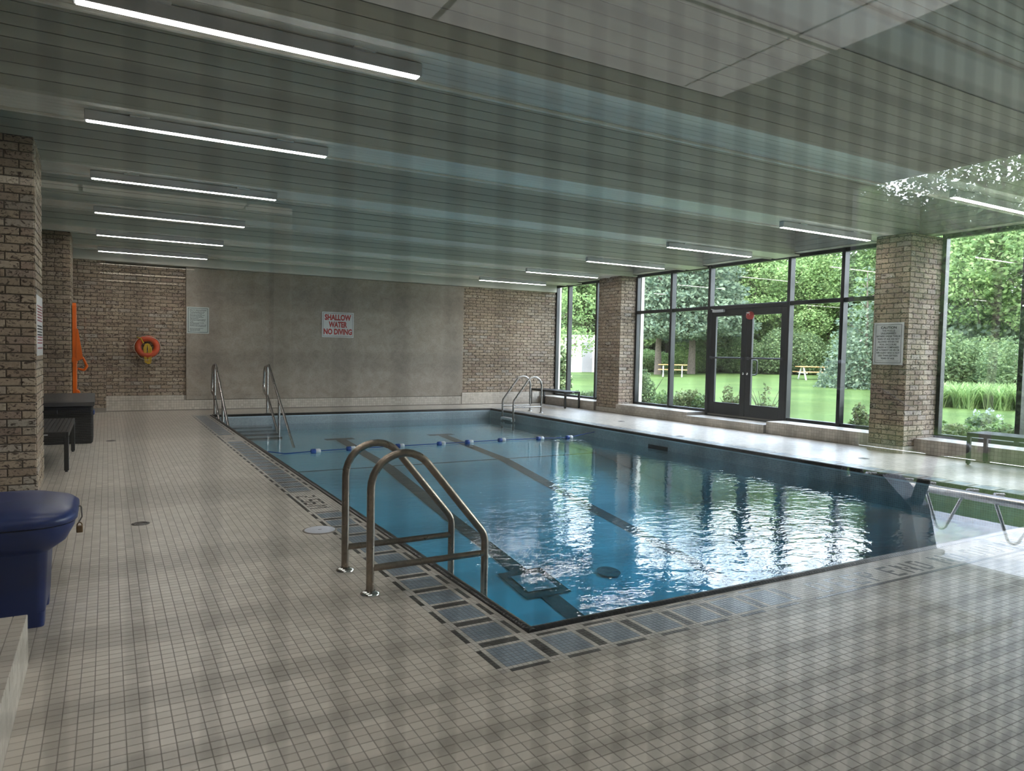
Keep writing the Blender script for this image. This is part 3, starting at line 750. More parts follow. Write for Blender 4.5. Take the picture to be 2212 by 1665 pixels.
# ------------------------------------------------------------------ the near wall with its wired glass, and the exercise room the picture is taken from
GX = 4.45
WX0, WX1, WZ0, WZ1 = -1.25, 1.30, .72, 2.47
struct(MB().box(-3.7, WX0, YN, YN+.05, -.1, ZC+.2).box(WX1, XG+.16, YN, YN+.05, -.1, ZC+.2).box(WX0, WX1, YN, YN+.05, -.1, WZ0).box(WX0, WX1, YN, YN+.05, WZ1, ZC+.2).build('wall_near', M['ceil']))
w1 = struct(empty('window_1', (0, YN+.025, WZ0))); inv = Matrix.Translation(-w1.location)
def put(mb, nm, mat):
    o = mb.build(nm, mat, w1); o.matrix_parent_inverse = inv; return o
put(MB().box(WX0, WX1, YN, YN+.05, WZ0, WZ0+.03).box(WX0, WX1, YN, YN+.05, WZ1-.03, WZ1).box(WX0, WX0+.03, YN, YN+.05, WZ0, WZ1).box(WX1-.03, WX1, YN, YN+.05, WZ0, WZ1), 'frame', M['frame'])
put(MB().add([(WX0+.02, YN+.024, WZ0+.02), (WX1-.02, YN+.024, WZ0+.02), (WX1-.02, YN+.024, WZ1-.02), (WX0+.02, YN+.024, WZ1-.02)], [(0,1,2,3)]), 'wired_pane', M['pane'])
g = MB(); s = .0127; th = .0003
xw = .0045-98*s
while xw < WX1-.03:
    if xw > WX0+.03: g.box(xw-th, xw+th, YN+.0262, YN+.0266, WZ0+.03, WZ1-.03, 0, 'tb')
    xw += s
zw = 1.2341-40*s
while zw < WZ1-.03:
    if zw > WZ0+.03: g.box(WX0+.03, WX1-.03, YN+.0266, YN+.0270, zw-th, zw+th, 0, 'we')
    zw += s
put(g, 'wire_mesh', M['wire'])['kind'] = 'stuff'
struct(MB().box(-3.7, GX+.1, -3.2, YN, -.25, -.003).build('floor_gym', M['gymfloor']))
struct(MB().box(-3.7, GX+.1, -3.2, YN, 2.57, 2.9).build('ceiling_gym', M['gymwall']))
gc = struct(MB().box(-3.6, 2.49, -2.17, YN-.01, 2.51, 2.57).build('trim_6', M['gymgrid']))
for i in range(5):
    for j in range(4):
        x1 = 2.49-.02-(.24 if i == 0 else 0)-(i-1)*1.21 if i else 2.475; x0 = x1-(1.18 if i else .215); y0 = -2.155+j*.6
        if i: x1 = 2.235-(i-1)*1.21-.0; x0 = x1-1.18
        MB().box(x0, x1, y0, min(y0+.57, YN-.02), 2.504, 2.515).build('glowing_ceiling_tile', M['gymwhite'], gc)  # plain ceiling tiles, glow added so their reflection shows bright
struct(MB().box(-3.7, GX+.1, -3.25, -3.12, -.1, 2.6).build('wall_back_gym', M['gymwall'])); struct(MB().box(-3.75, -3.6, -3.2, YN, -.1, 2.6).build('wall_left_gym', M['gymwall']))
struct(MB().box(GX, GX+.12, -3.2, -2.92, -.1, 2.9).box(GX, GX+.12, -2.92, YN, 2.53, 2.9).box(GX, GX+.12, -2.92, YN, -.2, .04).box(GX, GX+.12, -.25, YN, .04, 2.53).build('wall_right_gym', M['gymwall']))
w5 = struct(empty('window_5', (GX+.06, -1.6, .04))); inv5 = Matrix.Translation(-w5.location)
o = MB().box(GX+.03, GX+.09, -2.92, -2.87, .04, 2.53).box(GX+.03, GX+.09, -.3, -.25, .04, 2.53).box(GX+.03, GX+.09, -2.92, -.25, .04, .08).box(GX+.03, GX+.09, -2.92, -.25, 2.49, 2.53).build('frame', M['frame'], w5); o.matrix_parent_inverse = inv5
mi = MB().bevbox(-.75, .75, -3.118, -3.105, 1.0, 1.95, .003).build('wall_mirror', M['mirror']); tag(mi, 'plain rectangular mirror on the exercise room wall, seen only as faint lamp reflections', 'mirror')
# exercise bike by the window: only its dark reflection in the pane shows
eb = empty('exercise_bike', (3.62, -1.95, 0)); tag(eb, 'dark upright exercise bike mirrored in the wired glass at right', 'exercise bike')
MB().bevbox(-.25, .25, -.48, -.42, -.002, .06, .01).bevbox(-.25, .25, .42, .48, -.002, .06, .01).bevbox(-.04, .04, -.45, .45, .04, .10, .01).build('base', M['darkgrey'], eb)
MB().prism([(-.42,.12),(.10,.10),(.20,.30),(.14,.56),(-.02,.70),(-.22,.66),(-.40,.50),(-.47,.30)], -.08, .08, 'x').build('flywheel_housing', M['blackplastic'], eb)
MB().tube([(0,.10,.5),(0,.20,.86)], .03, 10).build('seat_post', M['darkgrey'], eb); MB().ellipsoid((0,.22,.88), .12, .15, .05).build('seat', M['blackplastic'], eb)
MB().tube([(0,-.2,.6),(0,-.33,1.12)], .035, 10).build('handlebar_post', M['darkgrey'], eb)
MB().tube(fillet([(-.22,-.05,1.02),(-.22,-.30,1.16),(0,-.36,1.12),(.22,-.30,1.16),(.22,-.05,1.02)], .08), .018, 8).build('handlebar', M['blackplastic'], eb)
MB().bevbox(-.10, .10, -.43, -.37, 1.14, 1.30, .02).build('console', M['blackplastic'], eb)
MB().tube([(-.1,-.05,.3),(.1,-.05,.3)], .012, 8).bevbox(.10, .13, -.07, .12, .28, .32, .01).bevbox(.12, .22, .07, .16, .28, .31, .008).bevbox(-.13, -.10, -.22, -.03, .28, .32, .01).bevbox(-.22, -.12, -.26, -.17, .28, .31, .008).build('crank', M['darkgrey'], eb)

# ------------------------------------------------------------------ ceiling lights
def make_light():
    e = empty('ceiling_light')
    MB().bevbox(-.92, .92, -.036, .036, -.082, -.004, .004).build('body', M['lampbody'], e)
    MB().box(-.905, .905, -.030, .030, -.0845, -.0815).build('diffuser', M['led'], e)
    for s in (-.55, .55): MB().bevbox(s-.07, s+.07, -.062, .062, -.012, .002, .003).build('clip', M['white'], e)
    return e
lp = None
ords = ['nearest', 'second', 'third', 'fourth', 'fifth', 'farthest']
for k, yb in enumerate(BEAMS[1:] + BEAMS[:1]):
    for side, xc in (('left', .78), ('right', 8.51)):
        e = make_light() if lp is None else copy_tree(lp)
        if lp is None: lp = e
        e.location = (xc, yb+.21-.012*k, ZB-.012)
        if k == 6: e.location.y = yb+.21
        tag(e, 'slim lit linear ceiling light overhead, out of the picture, %s row' % side if k == 6 else 'slim lit linear ceiling light, %s from the camera in the %s row' % (ords[min(k, 5)], side), 'ceiling light', 'linear lights under the ceiling beams')

# ------------------------------------------------------------------ ladders and rails
def ladder(name, label, xd, xw, ys, mat, apexline, zx, rflange, treads, tread_mat, r):
    s = 1 if xw > xd else -1
    e = empty(name, (xd, sum(ys)/2, 0)); tag(e, label, 'pool ladder')
    for y in ys:
        yl = y-e.location.y; d = abs(xw-xd)
        pts = [(0, yl, .0), (0, yl, apexline), (s*d, yl, zx), (s*d, yl, -1.0)]
        rl = MB().tube(fillet(pts, [r, .13], 12), .0215, 14).build('rail', mat, e)
        MB().tube([(s*.015, yl, .138), (s*(d-.012), yl, .138)], .0185, 12).build('crossbar', mat, e)
        MB().lathe((0, yl, 0), [(.028, .018), (.033, .016), (.052, .007), (.053, .0005)], 24).build('flange', rflange, e)
    for z in treads:
        y0, y1 = min(ys)-e.location.y, max(ys)-e.location.y
        MB().bevbox(s*d-.05, s*d+.05, y0+.008, y1-.008, z-.05, z, .01).bevbox(s*d-.05, s*d+.05, y0-.005, y0+.02, z-.075, z-.02, .006).bevbox(s*d-.05, s*d+.05, y1-.02, y1+.005, z-.075, z-.02, .006).build('tread', tread_mat, e)
    return e
ladder('pool_ladder', 'worn bronze-toned steel pool ladder rails in the foreground', 1.215, 1.903, (4.08, 3.62), M['bronze'], 1.072, .245, M['chrome'], (-.33, -.62, -.9), M['white'], .183)
fl_ = ladder('pool_ladder', 'pale steel pool ladder with white tread in far right pool corner', 8.29, 7.585, (13.70, 13.22), M['steel'], 1.155, .262, M['steel'], (-.10, -.38, -.66), M['whitefloat'], .21)
fl_['group'] = 'pool ladders'
for k, (x, lab) in enumerate(((1.80, 'left stainless stair handrail entering the shallow far corner of the pool'), (2.78, 'right stainless stair handrail entering the shallow far corner, over open water'))):
    e = empty('stair_handrail', (x, 14.7, 0)); tag(e, lab, 'handrail', 'handrails of the pool steps')
    P = lambda y, z: (0, y-14.7, z)
    MB().tube(fillet([P(13.2,-.62), P(14.72,.36), P(15.17,.42), P(15.02,.93), P(14.60,.97), P(12.35,-.42)], [.10, .16, .16, .10], 8), .023, 12).build('rail', M['steel'], e)
    MB().tube([P(14.74,0), P(14.74,.93)], .023, 12).build('post', M['steel'], e)
    MB().tube([P(13.62,-.36), P(13.62,.385)], .023, 12).build('post', M['steel'], e)
    MB().lathe((0, .04, 0), [(.026,.015),(.045,.008),(.047,.0005)], 18).build('flange', M['steel'], e)

# ------------------------------------------------------------------ benches
def make_bench():
    e = empty('slatted_bench'); w, L, h = .44, 1.62, .41
    for k in range(10):
        a = .028+k*.0388; MB().bevbox(a, a+.0335, .03, L-.03, h-.022, h, .003).build('slat', M['slatblack'], e)
    f = MB()
    for (x0, x1, y0, y1) in ((0, .026, 0, L), (w-.026, w, 0, L), (.026, w-.026, 0, .028), (.026, w-.026, L-.028, L)): f.bevbox(x0, x1, y0, y1, h-.052, h-.001, .003)
    f.build('apron', M['blackplastic'], e)
    for x in (0, w-.042):
        for y in (0, L-.042):
            l = MB().bevbox(x, x+.042, y, y+.042, .014, h-.052, .003).build('leg', M['blackplastic'], e)
            MB().lathe((x+.021, y+.021, 0), [(.013,.016),(.013,.006),(.015,.0)], 10).build('foot', M['blackplastic'], l)
    MB().bevbox(.20, .262, -.003, .001, h-.032, h-.018, .001).build('maker_plate', M['lampbody'], e)
    return e
b0 = make_bench(); b0.location = (-.785, 8.50, 0); tag(b0, 'black slatted bench between the left brick pillars, by the storage box', 'bench', 'black slatted benches')
b1 = copy_tree(b0); b1.location = (9.475, 14.05, 0); tag(b1, 'black slatted bench under the window in the far right corner', 'bench')
b2 = copy_tree(b0); b2.location = (9.475, 3.32, 0); tag(b2, 'black slatted bench cut off by the right edge of the frame', 'bench')

# ------------------------------------------------------------------ storage box
def weave():
    m, t, o = nodes('woven_resin'); p = pos(t)
    w = t.nodes.new('ShaderNodeTexWave'); w.bands_direction = 'Z'; w.inputs['Scale'].default_value = 14; w.inputs['Distortion'].default_value = 2.5; w.inputs['Detail Scale'].default_value = 8
    t.links.new(p, w.inputs['Vector']); b = princ(t, o, (.013,.013,.012), .55); bump(t, b, w.outputs['Fac'], 1.0, .012); return m
sb = empty('storage_box', (-.68, 11.2, 0)); tag(sb, 'black woven-resin storage box with a flat lid behind the bench', 'storage box')
MB().bevbox(-.51, .51, -.34, .36, .0, .50, .02).build('body', weave(), sb)
MB().prism([(-.375,.498),(.38,.498),(.38,.62),(.30,.632),(-.30,.565),(-.375,.55)], -.53, .53, 'x').build('lid', plain('box_lid', (.05,.048,.045), .5), sb)
MB().bevbox(-.12, .12, -.352, -.338, .40, .455, .008).build('handle', M['blackplastic'], sb)
for s in (-1, 1): MB().bevbox(s*.517-.012, s*.517+.012, -.12, .12, .36, .42, .01).build('side_handle', M['bluebin'], sb)

# ------------------------------------------------------------------ blue bin
def rrect(cx, cy, hx, hy, r, z, n=6):
    out = []
    for (sx, sy, a0) in ((1,1,0),(-1,1,PI/2),(-1,-1,PI),(1,-1,1.5*PI)):
        for k in range(n+1):
            a = a0+PI/2*k/n; out.append((cx+sx*(hx-r)+r*math.cos(a), cy+sy*(hy-r)+r*math.sin(a), z))
    return out
def loft(mb, rings, mi=0, cap0=True, cap1=True):
    n = len(rings[0]); vs = [v for R in rings for v in R]
    fs = [(i*n+k, i*n+(k+1)%n, (i+1)*n+(k+1)%n, (i+1)*n+k) for i in range(len(rings)-1) for k in range(n)]
    mb.add(vs, fs, mi, True)
    if cap0: mb.add(rings[0], [tuple(range(n))[::-1]], mi)
    if cap1: mb.add(rings[-1], [tuple(range(n))], mi)
    return mb
bn = empty('locker_bin', (-.62, 4.06, 0)); tag(bn, 'dark blue plastic bin with domed lid and padlock at left edge', 'bin')
body = MB()
loft(body, [rrect(0,0,.355,.205,.03,.055), rrect(0,0,.365,.21,.035,.07), rrect(0,0,.378,.222,.045,.345), rrect(0,0,.392,.236,.06,.355), rrect(0.01,0,.44,.285,.12,.395), rrect(.015,0,.468,.315,.17,.455), rrect(.015,0,.470,.317,.17,.475)])
for sx in (-1, 1):
    for sy in (-1, 1): loft(body, [rrect(sx*.30, sy*.155, .06, .05, .02, 0), rrect(sx*.295, sy*.155, .068, .055, .02, .07)])
body.build('body', M['bluebin'], bn)
loft(MB(), [rrect(.015,0,.472,.319,.17,.480), rrect(.015,0,.480,.327,.175,.486), rrect(.015,0,.478,.325,.175,.512), rrect(.012,.0,.455,.303,.17,.536), rrect(.005,.03,.38,.24,.15,.556), rrect(0,.05,.25,.15,.10,.566)]).build('lid', M['bluebin'], bn)
MB().tube(fillet([(.478,.02,.50),(.505,.02,.505),(.508,.02,.45),(.495,.02,.425)], .008), .0035, 6).build('hasp', M['drain'], bn)
pk = MB().tube([(.497+.011*math.cos(a), .02, .405+.017*math.sin(a)) for a in [PI*k/8 for k in range(9)]], .003, 6).bevbox(.483, .511, .011, .029, .372, .406, .003).build('padlock', plain('old_brass', (.16,.10,.05), .4, .8), bn)
mk = MB()
for (x0,x1,y0,y1) in ((.205,.209,.10,.19),(.18,.205,.186,.19),(.18,.205,.10,.104),(.12,.16,.15,.165),(.11,.17,.115,.13),(.02,.09,.13,.16)): mk.box(x0, x1, y0, y1, .559, .5625)
mk.build('printed_mark', plain('print_pale', (.45,.5,.6), .6), bn)

# ------------------------------------------------------------------ rescue board, ring buoy
ob = empty('rescue_board', (-.452, 13.52, .10)); tag(ob, 'tall orange spinal rescue board standing against the brick pillar', 'rescue board')
pts = [(-.10,0),(.10,0),(.16,.15),(.19,.9),(.20,1.45),(.13,1.82),(.06,1.87),(-.06,1.87),(-.13,1.82),(-.20,1.45),(-.19,.9),(-.16,.15)]
MB().prism(pts, -.028, .022, 'x').build('board', M['orange'], ob)
MB().prism([(.024,1.46),(.05,1.45),(.10,1.10),(.115,.98),(.024,.93)], -.20, -.12, 'y').build('strap_pad', M['orange'], ob)
MB().tube(fillet([(.11,-.16,1.0),(.17,-.16,.86),(.13,-.16,.79),(.04,-.16,.82)], .03), [.018]*2+[.02]*14+[.016]*2, 8).build('strap', M['orange'], ob)
MB().prism([(.024,.48),(.06,.46),(.10,.33),(.11,.12),(.024,.10)], -.19, .0, 'y').build('head_block', M['orange'], ob)
MB().prism([(-.036,1.0),(.03,.98),(.03,.90),(-.036,.92)], -.21, .21, 'y').build('belt', M['orange'], ob)
rb = empty('ring_buoy', (.70, YF-.075, 1.285)); tag(rb, 'orange-red ring buoy with yellow rope hung on the brick wall', 'ring buoy')
MB().tube([(.168*math.cos(2*PI*k/40), 0, .168*math.sin(2*PI*k/40)) for k in range(40)], .058, 14, closed=True).build('ring', M['ring'], rb)
g = MB(); rr = random.Random(3)
for k in range(7):
    w = .02+.008*k; x0 = rr.uniform(-.015, .02)
    g.tube(fillet([(x0-w*.6, -.03-.004*k, -.30-.02*rr.random()), (x0-w, -.035, -.02), (x0-.01, -.035, .115-.004*k), (x0+w, -.035, -.02), (x0+w*.8, -.03-.004*k, -.33-.04*rr.random()), (x0-w*.6, -.03-.004*k, -.30)], .03, 4), .006, 6)
g.tube(fillet([(-.12,-.05,.17),(-.10,-.07,.12),(-.07,-.06,.07)], .02), .012, 6).tube([(-.19,-.05,.19),(-.13,-.06,.17)], .01, 6)
g.build('throw_rope', M['yellow'], rb)
g = MB()
for a0 in (30, 120, 210, 300):
    pts = []
    for k in range(13):
        a = math.radians(a0+k*7.5); sag = math.sin(PI*k/12); pts.append((.232*math.cos(a)*(1+.06*sag), -.02-.03*sag, .232*math.sin(a)-.03*sag))
    g.tube(pts, .005, 6)
g.build('grab_line', M['rope'], rb)
MB().tube([(0,.073,.12),(0,-.01,.125),(0,-.02,.14)], .006, 6).build('hook', M['drain'], rb)

# ------------------------------------------------------------------ signs
def text(parent, s, x, z, w, h, mat, depth=.0012, bold=.012):
    c = bpy.data.curves.new('lettering', 'FONT'); c.body = s; c.align_x = 'CENTER'; c.align_y = 'CENTER'; c.size = 1; c.extrude = .02; c.offset = bold; c.resolution_u = 3
    c.materials.append(mat); o = bpy.data.objects.new('lettering', c); COL.objects.link(o); o.parent = parent
    bpy.context.view_layer.update(); d = o.dimensions.copy()
    sx, sy = w/max(d.x, .01), h/max(d.y, .01); o.scale = (sx, sy, depth/.04)
    bpy.context.view_layer.update()
    bb = [Vector(q) for q in o.bound_box]; cx = (min(q.x for q in bb)+max(q.x for q in bb))/2*sx; cy = (min(q.y for q in bb)+max(q.y for q in bb))/2*sy
    me = bpy.data.meshes.new_from_object(o.evaluated_get(bpy.context.evaluated_depsgraph_get())); q = bpy.data.objects.new('lettering', me); COL.objects.link(q); q.parent = parent; q.scale = o.scale
    bpy.data.objects.remove(o); q.name = 'lettering'
    q.rotation_euler = (PI/2, 0, 0); q.location = (x-cx, -.0035, z-cy); return q
def sign(name, loc, rz, w, h, label, mat=None):
    e = empty(name, loc, rz); tag(e, label, 'sign')
    MB().bevbox(-w/2, w/2, -.003, .004, -h/2, h/2, .001).build('board', mat or M['sign'], e); return e
def border(e, w, h, t, mat):
    MB().box(-w/2, w/2, -.0042, -.003, h/2-t, h/2).box(-w/2, w/2, -.0042, -.003, -h/2, -h/2+t).box(-w/2, -w/2+t, -.0042, -.003, -h/2+t, h/2-t).box(w/2-t, w/2, -.0042, -.003, -h/2+t, h/2-t).build('border', mat, e)
s1 = sign('no_diving_sign', (4.535, YF-.062, 1.862), 0, .725, .568, 'white sign with red letters SHALLOW WATER NO DIVING on the stone wall')
border(s1, .675, .518, .006, M['ink'])
for sx, z, w in (('SHALLOW', .165, .60), ('WATER', .005, .42), ('NO DIVING', -.155, .645)): text(s1, sx, 0, z, w, .134, M['red'], bold=.045)
s2 = sign('caution_sign', (9.648, 6.148, 1.54), -PI/2, .445, .60, 'white CAUTION sign in black capitals on the brick pillar')
border(s2, .385, .545, .005, M['ink'])
text(s2, 'CAUTION', 0, .228, .235, .036, M['ink'], bold=.03)
for k, (t_, w) in enumerate((('THIS POOL IS', .19), ('UNSUPERVISED.', .23), ('BATHERS UNDER TWELVE', .355), ('YEARS OF AGE ARE NOT', .335), ('ALLOWED WITHIN THE', .31), ('POOL ENCLOSURE', .25), ('UNLESS ACCOMPANIED', .325), ('BY A PARENT OR HIS OR', .34), ('HER AGENT WHO IS NOT', .345), ('LESS THAN SIXTEEN', .29), ('YEARS OF AGE.', .21))):
    text(s2, t_, 0, .184-k*.0393, w, .0255, M['ink'], bold=.018)
MB().box(-.165, -.06, -.0042, -.003, -.243, -.2405).box(-.04, .165, -.0042, -.003, -.243, -.2405).build('small_print', M['ink'], s2)
s3 = sign('regulations_sign', (1.628, YF-.062, 1.85), 0, .42, .54, 'grey-white HEALTH REGULATIONS notice at the left end of the stone wall', M['signgreen'])
border(s3, .375, .495, .008, M['ink'])
text(s3, 'HEALTH REGULATIONS', 0, .205, .32, .026, M['ink'], bold=.02)
g = MB(); rr = random.Random(5)
for k, w in enumerate((.30,.28,.23,.30,.23,.28,.17,.30,.29,.08,.28,.19,.31,.30,0,.27,.21,.20)):
    x = -.155; 
    while x < -.155+w-.02:
        l = min(rr.uniform(.015,.05), -.155+w-x); g.box(x, x+l, -.0042, -.003, .168-k*.0225, .168-k*.0225+.008); x += l+.006
g.build('small_print', M['ink'], s3)
s4 = sign('rules_sign', (-.538, 7.835, 1.465), PI/2, .64, .54, 'white notice with dull red lines on the side of the left pillar')
g = MB(); rr = random.Random(8)
for (z0, n, mat) in ((.17, 6, 0), (-.01, 4, 1), (-.11, 3, 0), (-.21, 1, 0)):
    for k in range(n):
        x = -.26
        while x < .24:
            l = rr.uniform(.03,.10); g.box(x, min(x+l, .26), -.0042, -.003, z0-k*.026, z0-k*.026+.013, mat); x += l+.015
g.build('small_print', [M['maroon'], M['ink']], s4)

# ------------------------------------------------------------------ lane rope, covers, drains
lr = empty('lane_rope', (4.7, 10.5, -.185)); tag(lr, 'floating lane rope with blue and white floats across the pool', 'lane rope')
fx = (2.64, 3.19, 3.98, 4.70, 5.22, 5.86, 6.60, 7.18)
fy = (-.12, -.04, -.01, .02, .05, .09, .04, -.01)
MB().tube([(ix0-4.7, -.1, .06), (2.2-4.7, -.14, -.01)] + [(x-4.7, y, 0) for x, y in zip(fx, fy)] + [(ix1-4.7, -.02, .08)], .007, 8).build('rope', M['bluefloat'], lr)
for x, y in zip(fx, fy):
    fp = [(.008,0),(.026,.0),(.034,.008),(.036,.03),(.036,.064),(.030,.07)]
    f = MB().lathe((x-4.7, y, 0), [(r, h-.07) for r, h in fp], 16, axis='x').build('float', M['bluefloat'], lr)
    MB().lathe((x-4.7, y, 0), [(r, .07-h) for r, h in fp[::-1]], 16, axis='x').build('white_half', M['whitefloat'], f)
sc = empty('skimmer_cover', (1.325, 5.075, 0)); tag(sc, 'round pale plastic skimmer cover set in the left pool deck', 'cover')
MB().lathe((0,0,0), [(.0,.0055),(.104,.0055),(.108,.004)], 40).build('lid', M['grey'], sc); MB().lathe((0,0,0), [(.108,.0045),(.119,.0035),(.121,.0003)], 40).build('rim', M['grout'], sc)
MB().bevbox(-.012, .012, -.004, .004, .0053, .0062, .0005).build('finger_slot', M['darkgrey'], sc)
def fl(u, v, z=0.0):
    q = FWD + RGT*((u-W_PX/2)/F_PX) - UPV*((v-H_PX/2)/F_PX); t = (z-HC)/q.z; return (q.x*t, q.y*t)
def drain(x, y, r, label):
    e = empty('deck_drain', (x, y, 0)); tag(e, label, 'drain', 'floor drains in the deck')
    MB().lathe((0,0,0), [(r*.86,.0035),(r,.003),(r*1.02,.0003)], 28).build('rim', M['drain'], e)
    g = MB().lathe((0,0,0), [(0,.0008),(r*.86,.0008)], 28, smooth=False)
    for q in (.25,.5,.75): g.lathe((0,0,0), [(r*(q-.07),.0012),(r*(q-.05),.0034),(r*(q+.05),.0034),(r*(q+.07),.0012)], 24)
    g.build('grate', M['drain'], e)
drain(.207, 5.81, .06, 'round metal floor drain on the left deck, nearest the camera')
drain(*fl(240, 952), .06, 'round metal floor drain on the left deck, near the storage box')
drain(*fl(1866, 990), .07, 'round metal floor drain on the right deck before the caution pillar')
drain(*fl(1470, 942), .07, 'round metal floor drain on the right deck before the left door')
drain(*fl(1342, 910), .07, 'round metal floor drain on the right deck by the far pillar')

# ------------------------------------------------------------------ outdoors
def gz(x, y): return -.07 + max(0, min(x, 60)-20)*.0165
gx = np.concatenate([np.linspace(XG+.18, 20, 8), np.linspace(22, 62, 21), np.array([80, 120])]); gy = np.linspace(-60, 110, 60)
V = np.array([(x, y, gz(x, y)) for x in gx for y in gy]); ny = len(gy)
F = np.array([(i*ny+j, (i+1)*ny+j, (i+1)*ny+j+1, i*ny+j+1) for i in range(len(gx)-1) for j in range(ny-1)])
lawn = bpy.data.objects.new('lawn', np_mesh('lawn', V, F, M['grass'])); COL.objects.link(lawn); tag(lawn, 'wide mown green lawn outside the windows', 'lawn', kind='stuff')
sw = MB().box(GX+.1, XG+.14, -25, YN-.02, -.25, -.072).build('side_lawn', M['grass']); tag(sw, 'green grass strip beyond the walk, mirrored in the wired glass', 'lawn', kind='stuff')
walk = MB().bevbox(GX+.13, 6.5, -25, YN-.01, -.2, -.045, .005).build('concrete_walk', M['concrete']); tag(walk, 'pale concrete walk mirrored in the wired glass', 'path')
bedm = MB().box(XG+.17, 12.4, YN, 5.9, -.1, -.045).box(XG+.17, 11.9, 10.2, 15.8, -.1, -.05).build('planting_bed', M['soil']); tag(bedm, 'dark mulch planting bed along the foot of the windows', 'planting bed')
MB2 = MB().lathe((11.9, 9.35, -.07), [(0,.06),(.52,.06),(.55,.03),(.55,-.02)], 28).build('stepping_slab', M['concrete']); tag(MB2, 'round concrete slab in the grass beside the glass doors', 'slab')
for (y, lab) in ((12.62, 'pale rendered fin outside beside the doors'), (16.02, 'pale rendered fin outside at the far window')):
    struct(MB().bevbox(XG+.11, XG+.20, y, y+.06, -.1, 3.3, .004).build('trim_7', M['stucco']))

def leaves(centers, size, normal_up=.3, aspect=.62, seed=0):
    """numpy cloud of leaf quads about the given centres"""
    r = np.random.default_rng(seed); n = len(centers)
    d = r.normal(size=(n, 3)); d[:, 2] *= .6; d /= np.linalg.norm(d, axis=1)[:, None]
    nn = r.normal(size=(n, 3)); nn[:, 2] += normal_up*2; s = np.cross(d, nn); s /= np.linalg.norm(s, axis=1)[:, None]+1e-9
    L = size*(.6+.8*r.random(n))[:, None]
    a = centers - d*L*.5; b = centers + d*L*.5; w = s*L*aspect*.5; mid = (a+b)/2
    up = np.cross(d, s)*L*.08
    P = np.stack([a, mid+w+up, b, mid-w+up], 1).reshape(-1, 3); return P, np.arange(n*4).reshape(-1, 4)
def cloud(seed, blobs, n, shell=.55):
    """points in a bunch of flattened balls: (x, y, z, rx, rz)"""
    r = np.random.default_rng(seed); vol = np.array([b[3]**2*b[4] for b in blobs]); k = r.choice(len(blobs), n, p=vol/vol.sum()); B = np.array(blobs)[k]
    d = r.normal(size=(n, 3)); d /= np.linalg.norm(d, axis=1)[:, None]; q = (shell+(1-shell)*r.random(n)**.6)[:, None]
    return B[:, :3] + d*q*np.stack([B[:, 3], B[:, 3], B[:, 4]], 1)
def trunk(h, r0, lean=.0, branches=6, seed=0, start=.35, spread=1.6):
    r = random.Random(seed); mb = MB(); n = 7
    P = [(lean*h*(k/n)+r.uniform(-.06,.06), r.uniform(-.06,.06)*1.0, h*k/n) for k in range(n+1)]; P[0] = (0,0,-.2)
    mb.tube(P, [r0*(1.25 if k == 0 else 1-.75*k/n) for k in range(n+1)], 8)
    for b in range(branches):
        k = start+(.92-start)*b/max(1, branches-1); z = h*k; a = b*2.4+r.uniform(-.4,.4); l = spread*(1.15-k)*r.uniform(.8,1.3)
        x0 = lean*z
        mb.tube([(x0,0,z),(x0+l*.5*math.cos(a),l*.5*math.sin(a),z+.35*l),(x0+l*math.cos(a),l*math.sin(a),z+.75*l)], [r0*.38,r0*.22,r0*.07], 6)
    return mb
def tree_proto(name, seed, H, blobs, n, size, mat, tr):
    e = empty(name)
    tr.build('trunk', M['bark'], e)
    P, Fq = leaves(cloud(seed, blobs, n), size, seed=seed)
    o = bpy.data.objects.new('foliage', np_mesh('foliage', P, Fq, mat)); COL.objects.link(o); o.parent = e; o['kind'] = 'stuff'; return e
def broad(seed, H, R, z0, nb, n, size, mat, name='leafy_tree', lean=0):
    r = random.Random(seed); B = [(lean*H*.7, 0, z0+(H-z0)*.55, R*.62, (H-z0)*.42)]
    for k in range(nb):
        a = k*2.4+r.uniform(-.5,.5); q = (k+.5)/nb; rr = R*math.sin(PI*min(.97, .18+.75*q))*.72
        s = R*r.uniform(.28,.42); B.append((rr*math.cos(a)+lean*H*q, rr*math.sin(a), z0+(H-z0)*q*.92, s, s*.72))
    return tree_proto(name, seed, H, B, n, size, mat, trunk(H*.8, H*.019, lean, 7, seed, .3, R*.9))
def pine(seed, H, R, z0, tiers, n, size, mat, name='pine_tree'):
    r = random.Random(seed); B = []
    for k in range(tiers):
        q = k/(tiers-1); z = z0+(H-z0)*q; rad = R*(1-q)**.8+.25
        m = max(3, int(6*(1-q)+2))
        for j in range(m):
            a = j*2*PI/m+k*.7; B.append((rad*.62*math.cos(a), rad*.62*math.sin(a), z-.10*rad, rad*.46+.12, rad*.15+.10))
    return tree_proto(name, seed, H, B, n, size, mat, trunk(H*.97, H*.016, .01, 10, seed, .22, R*.7))
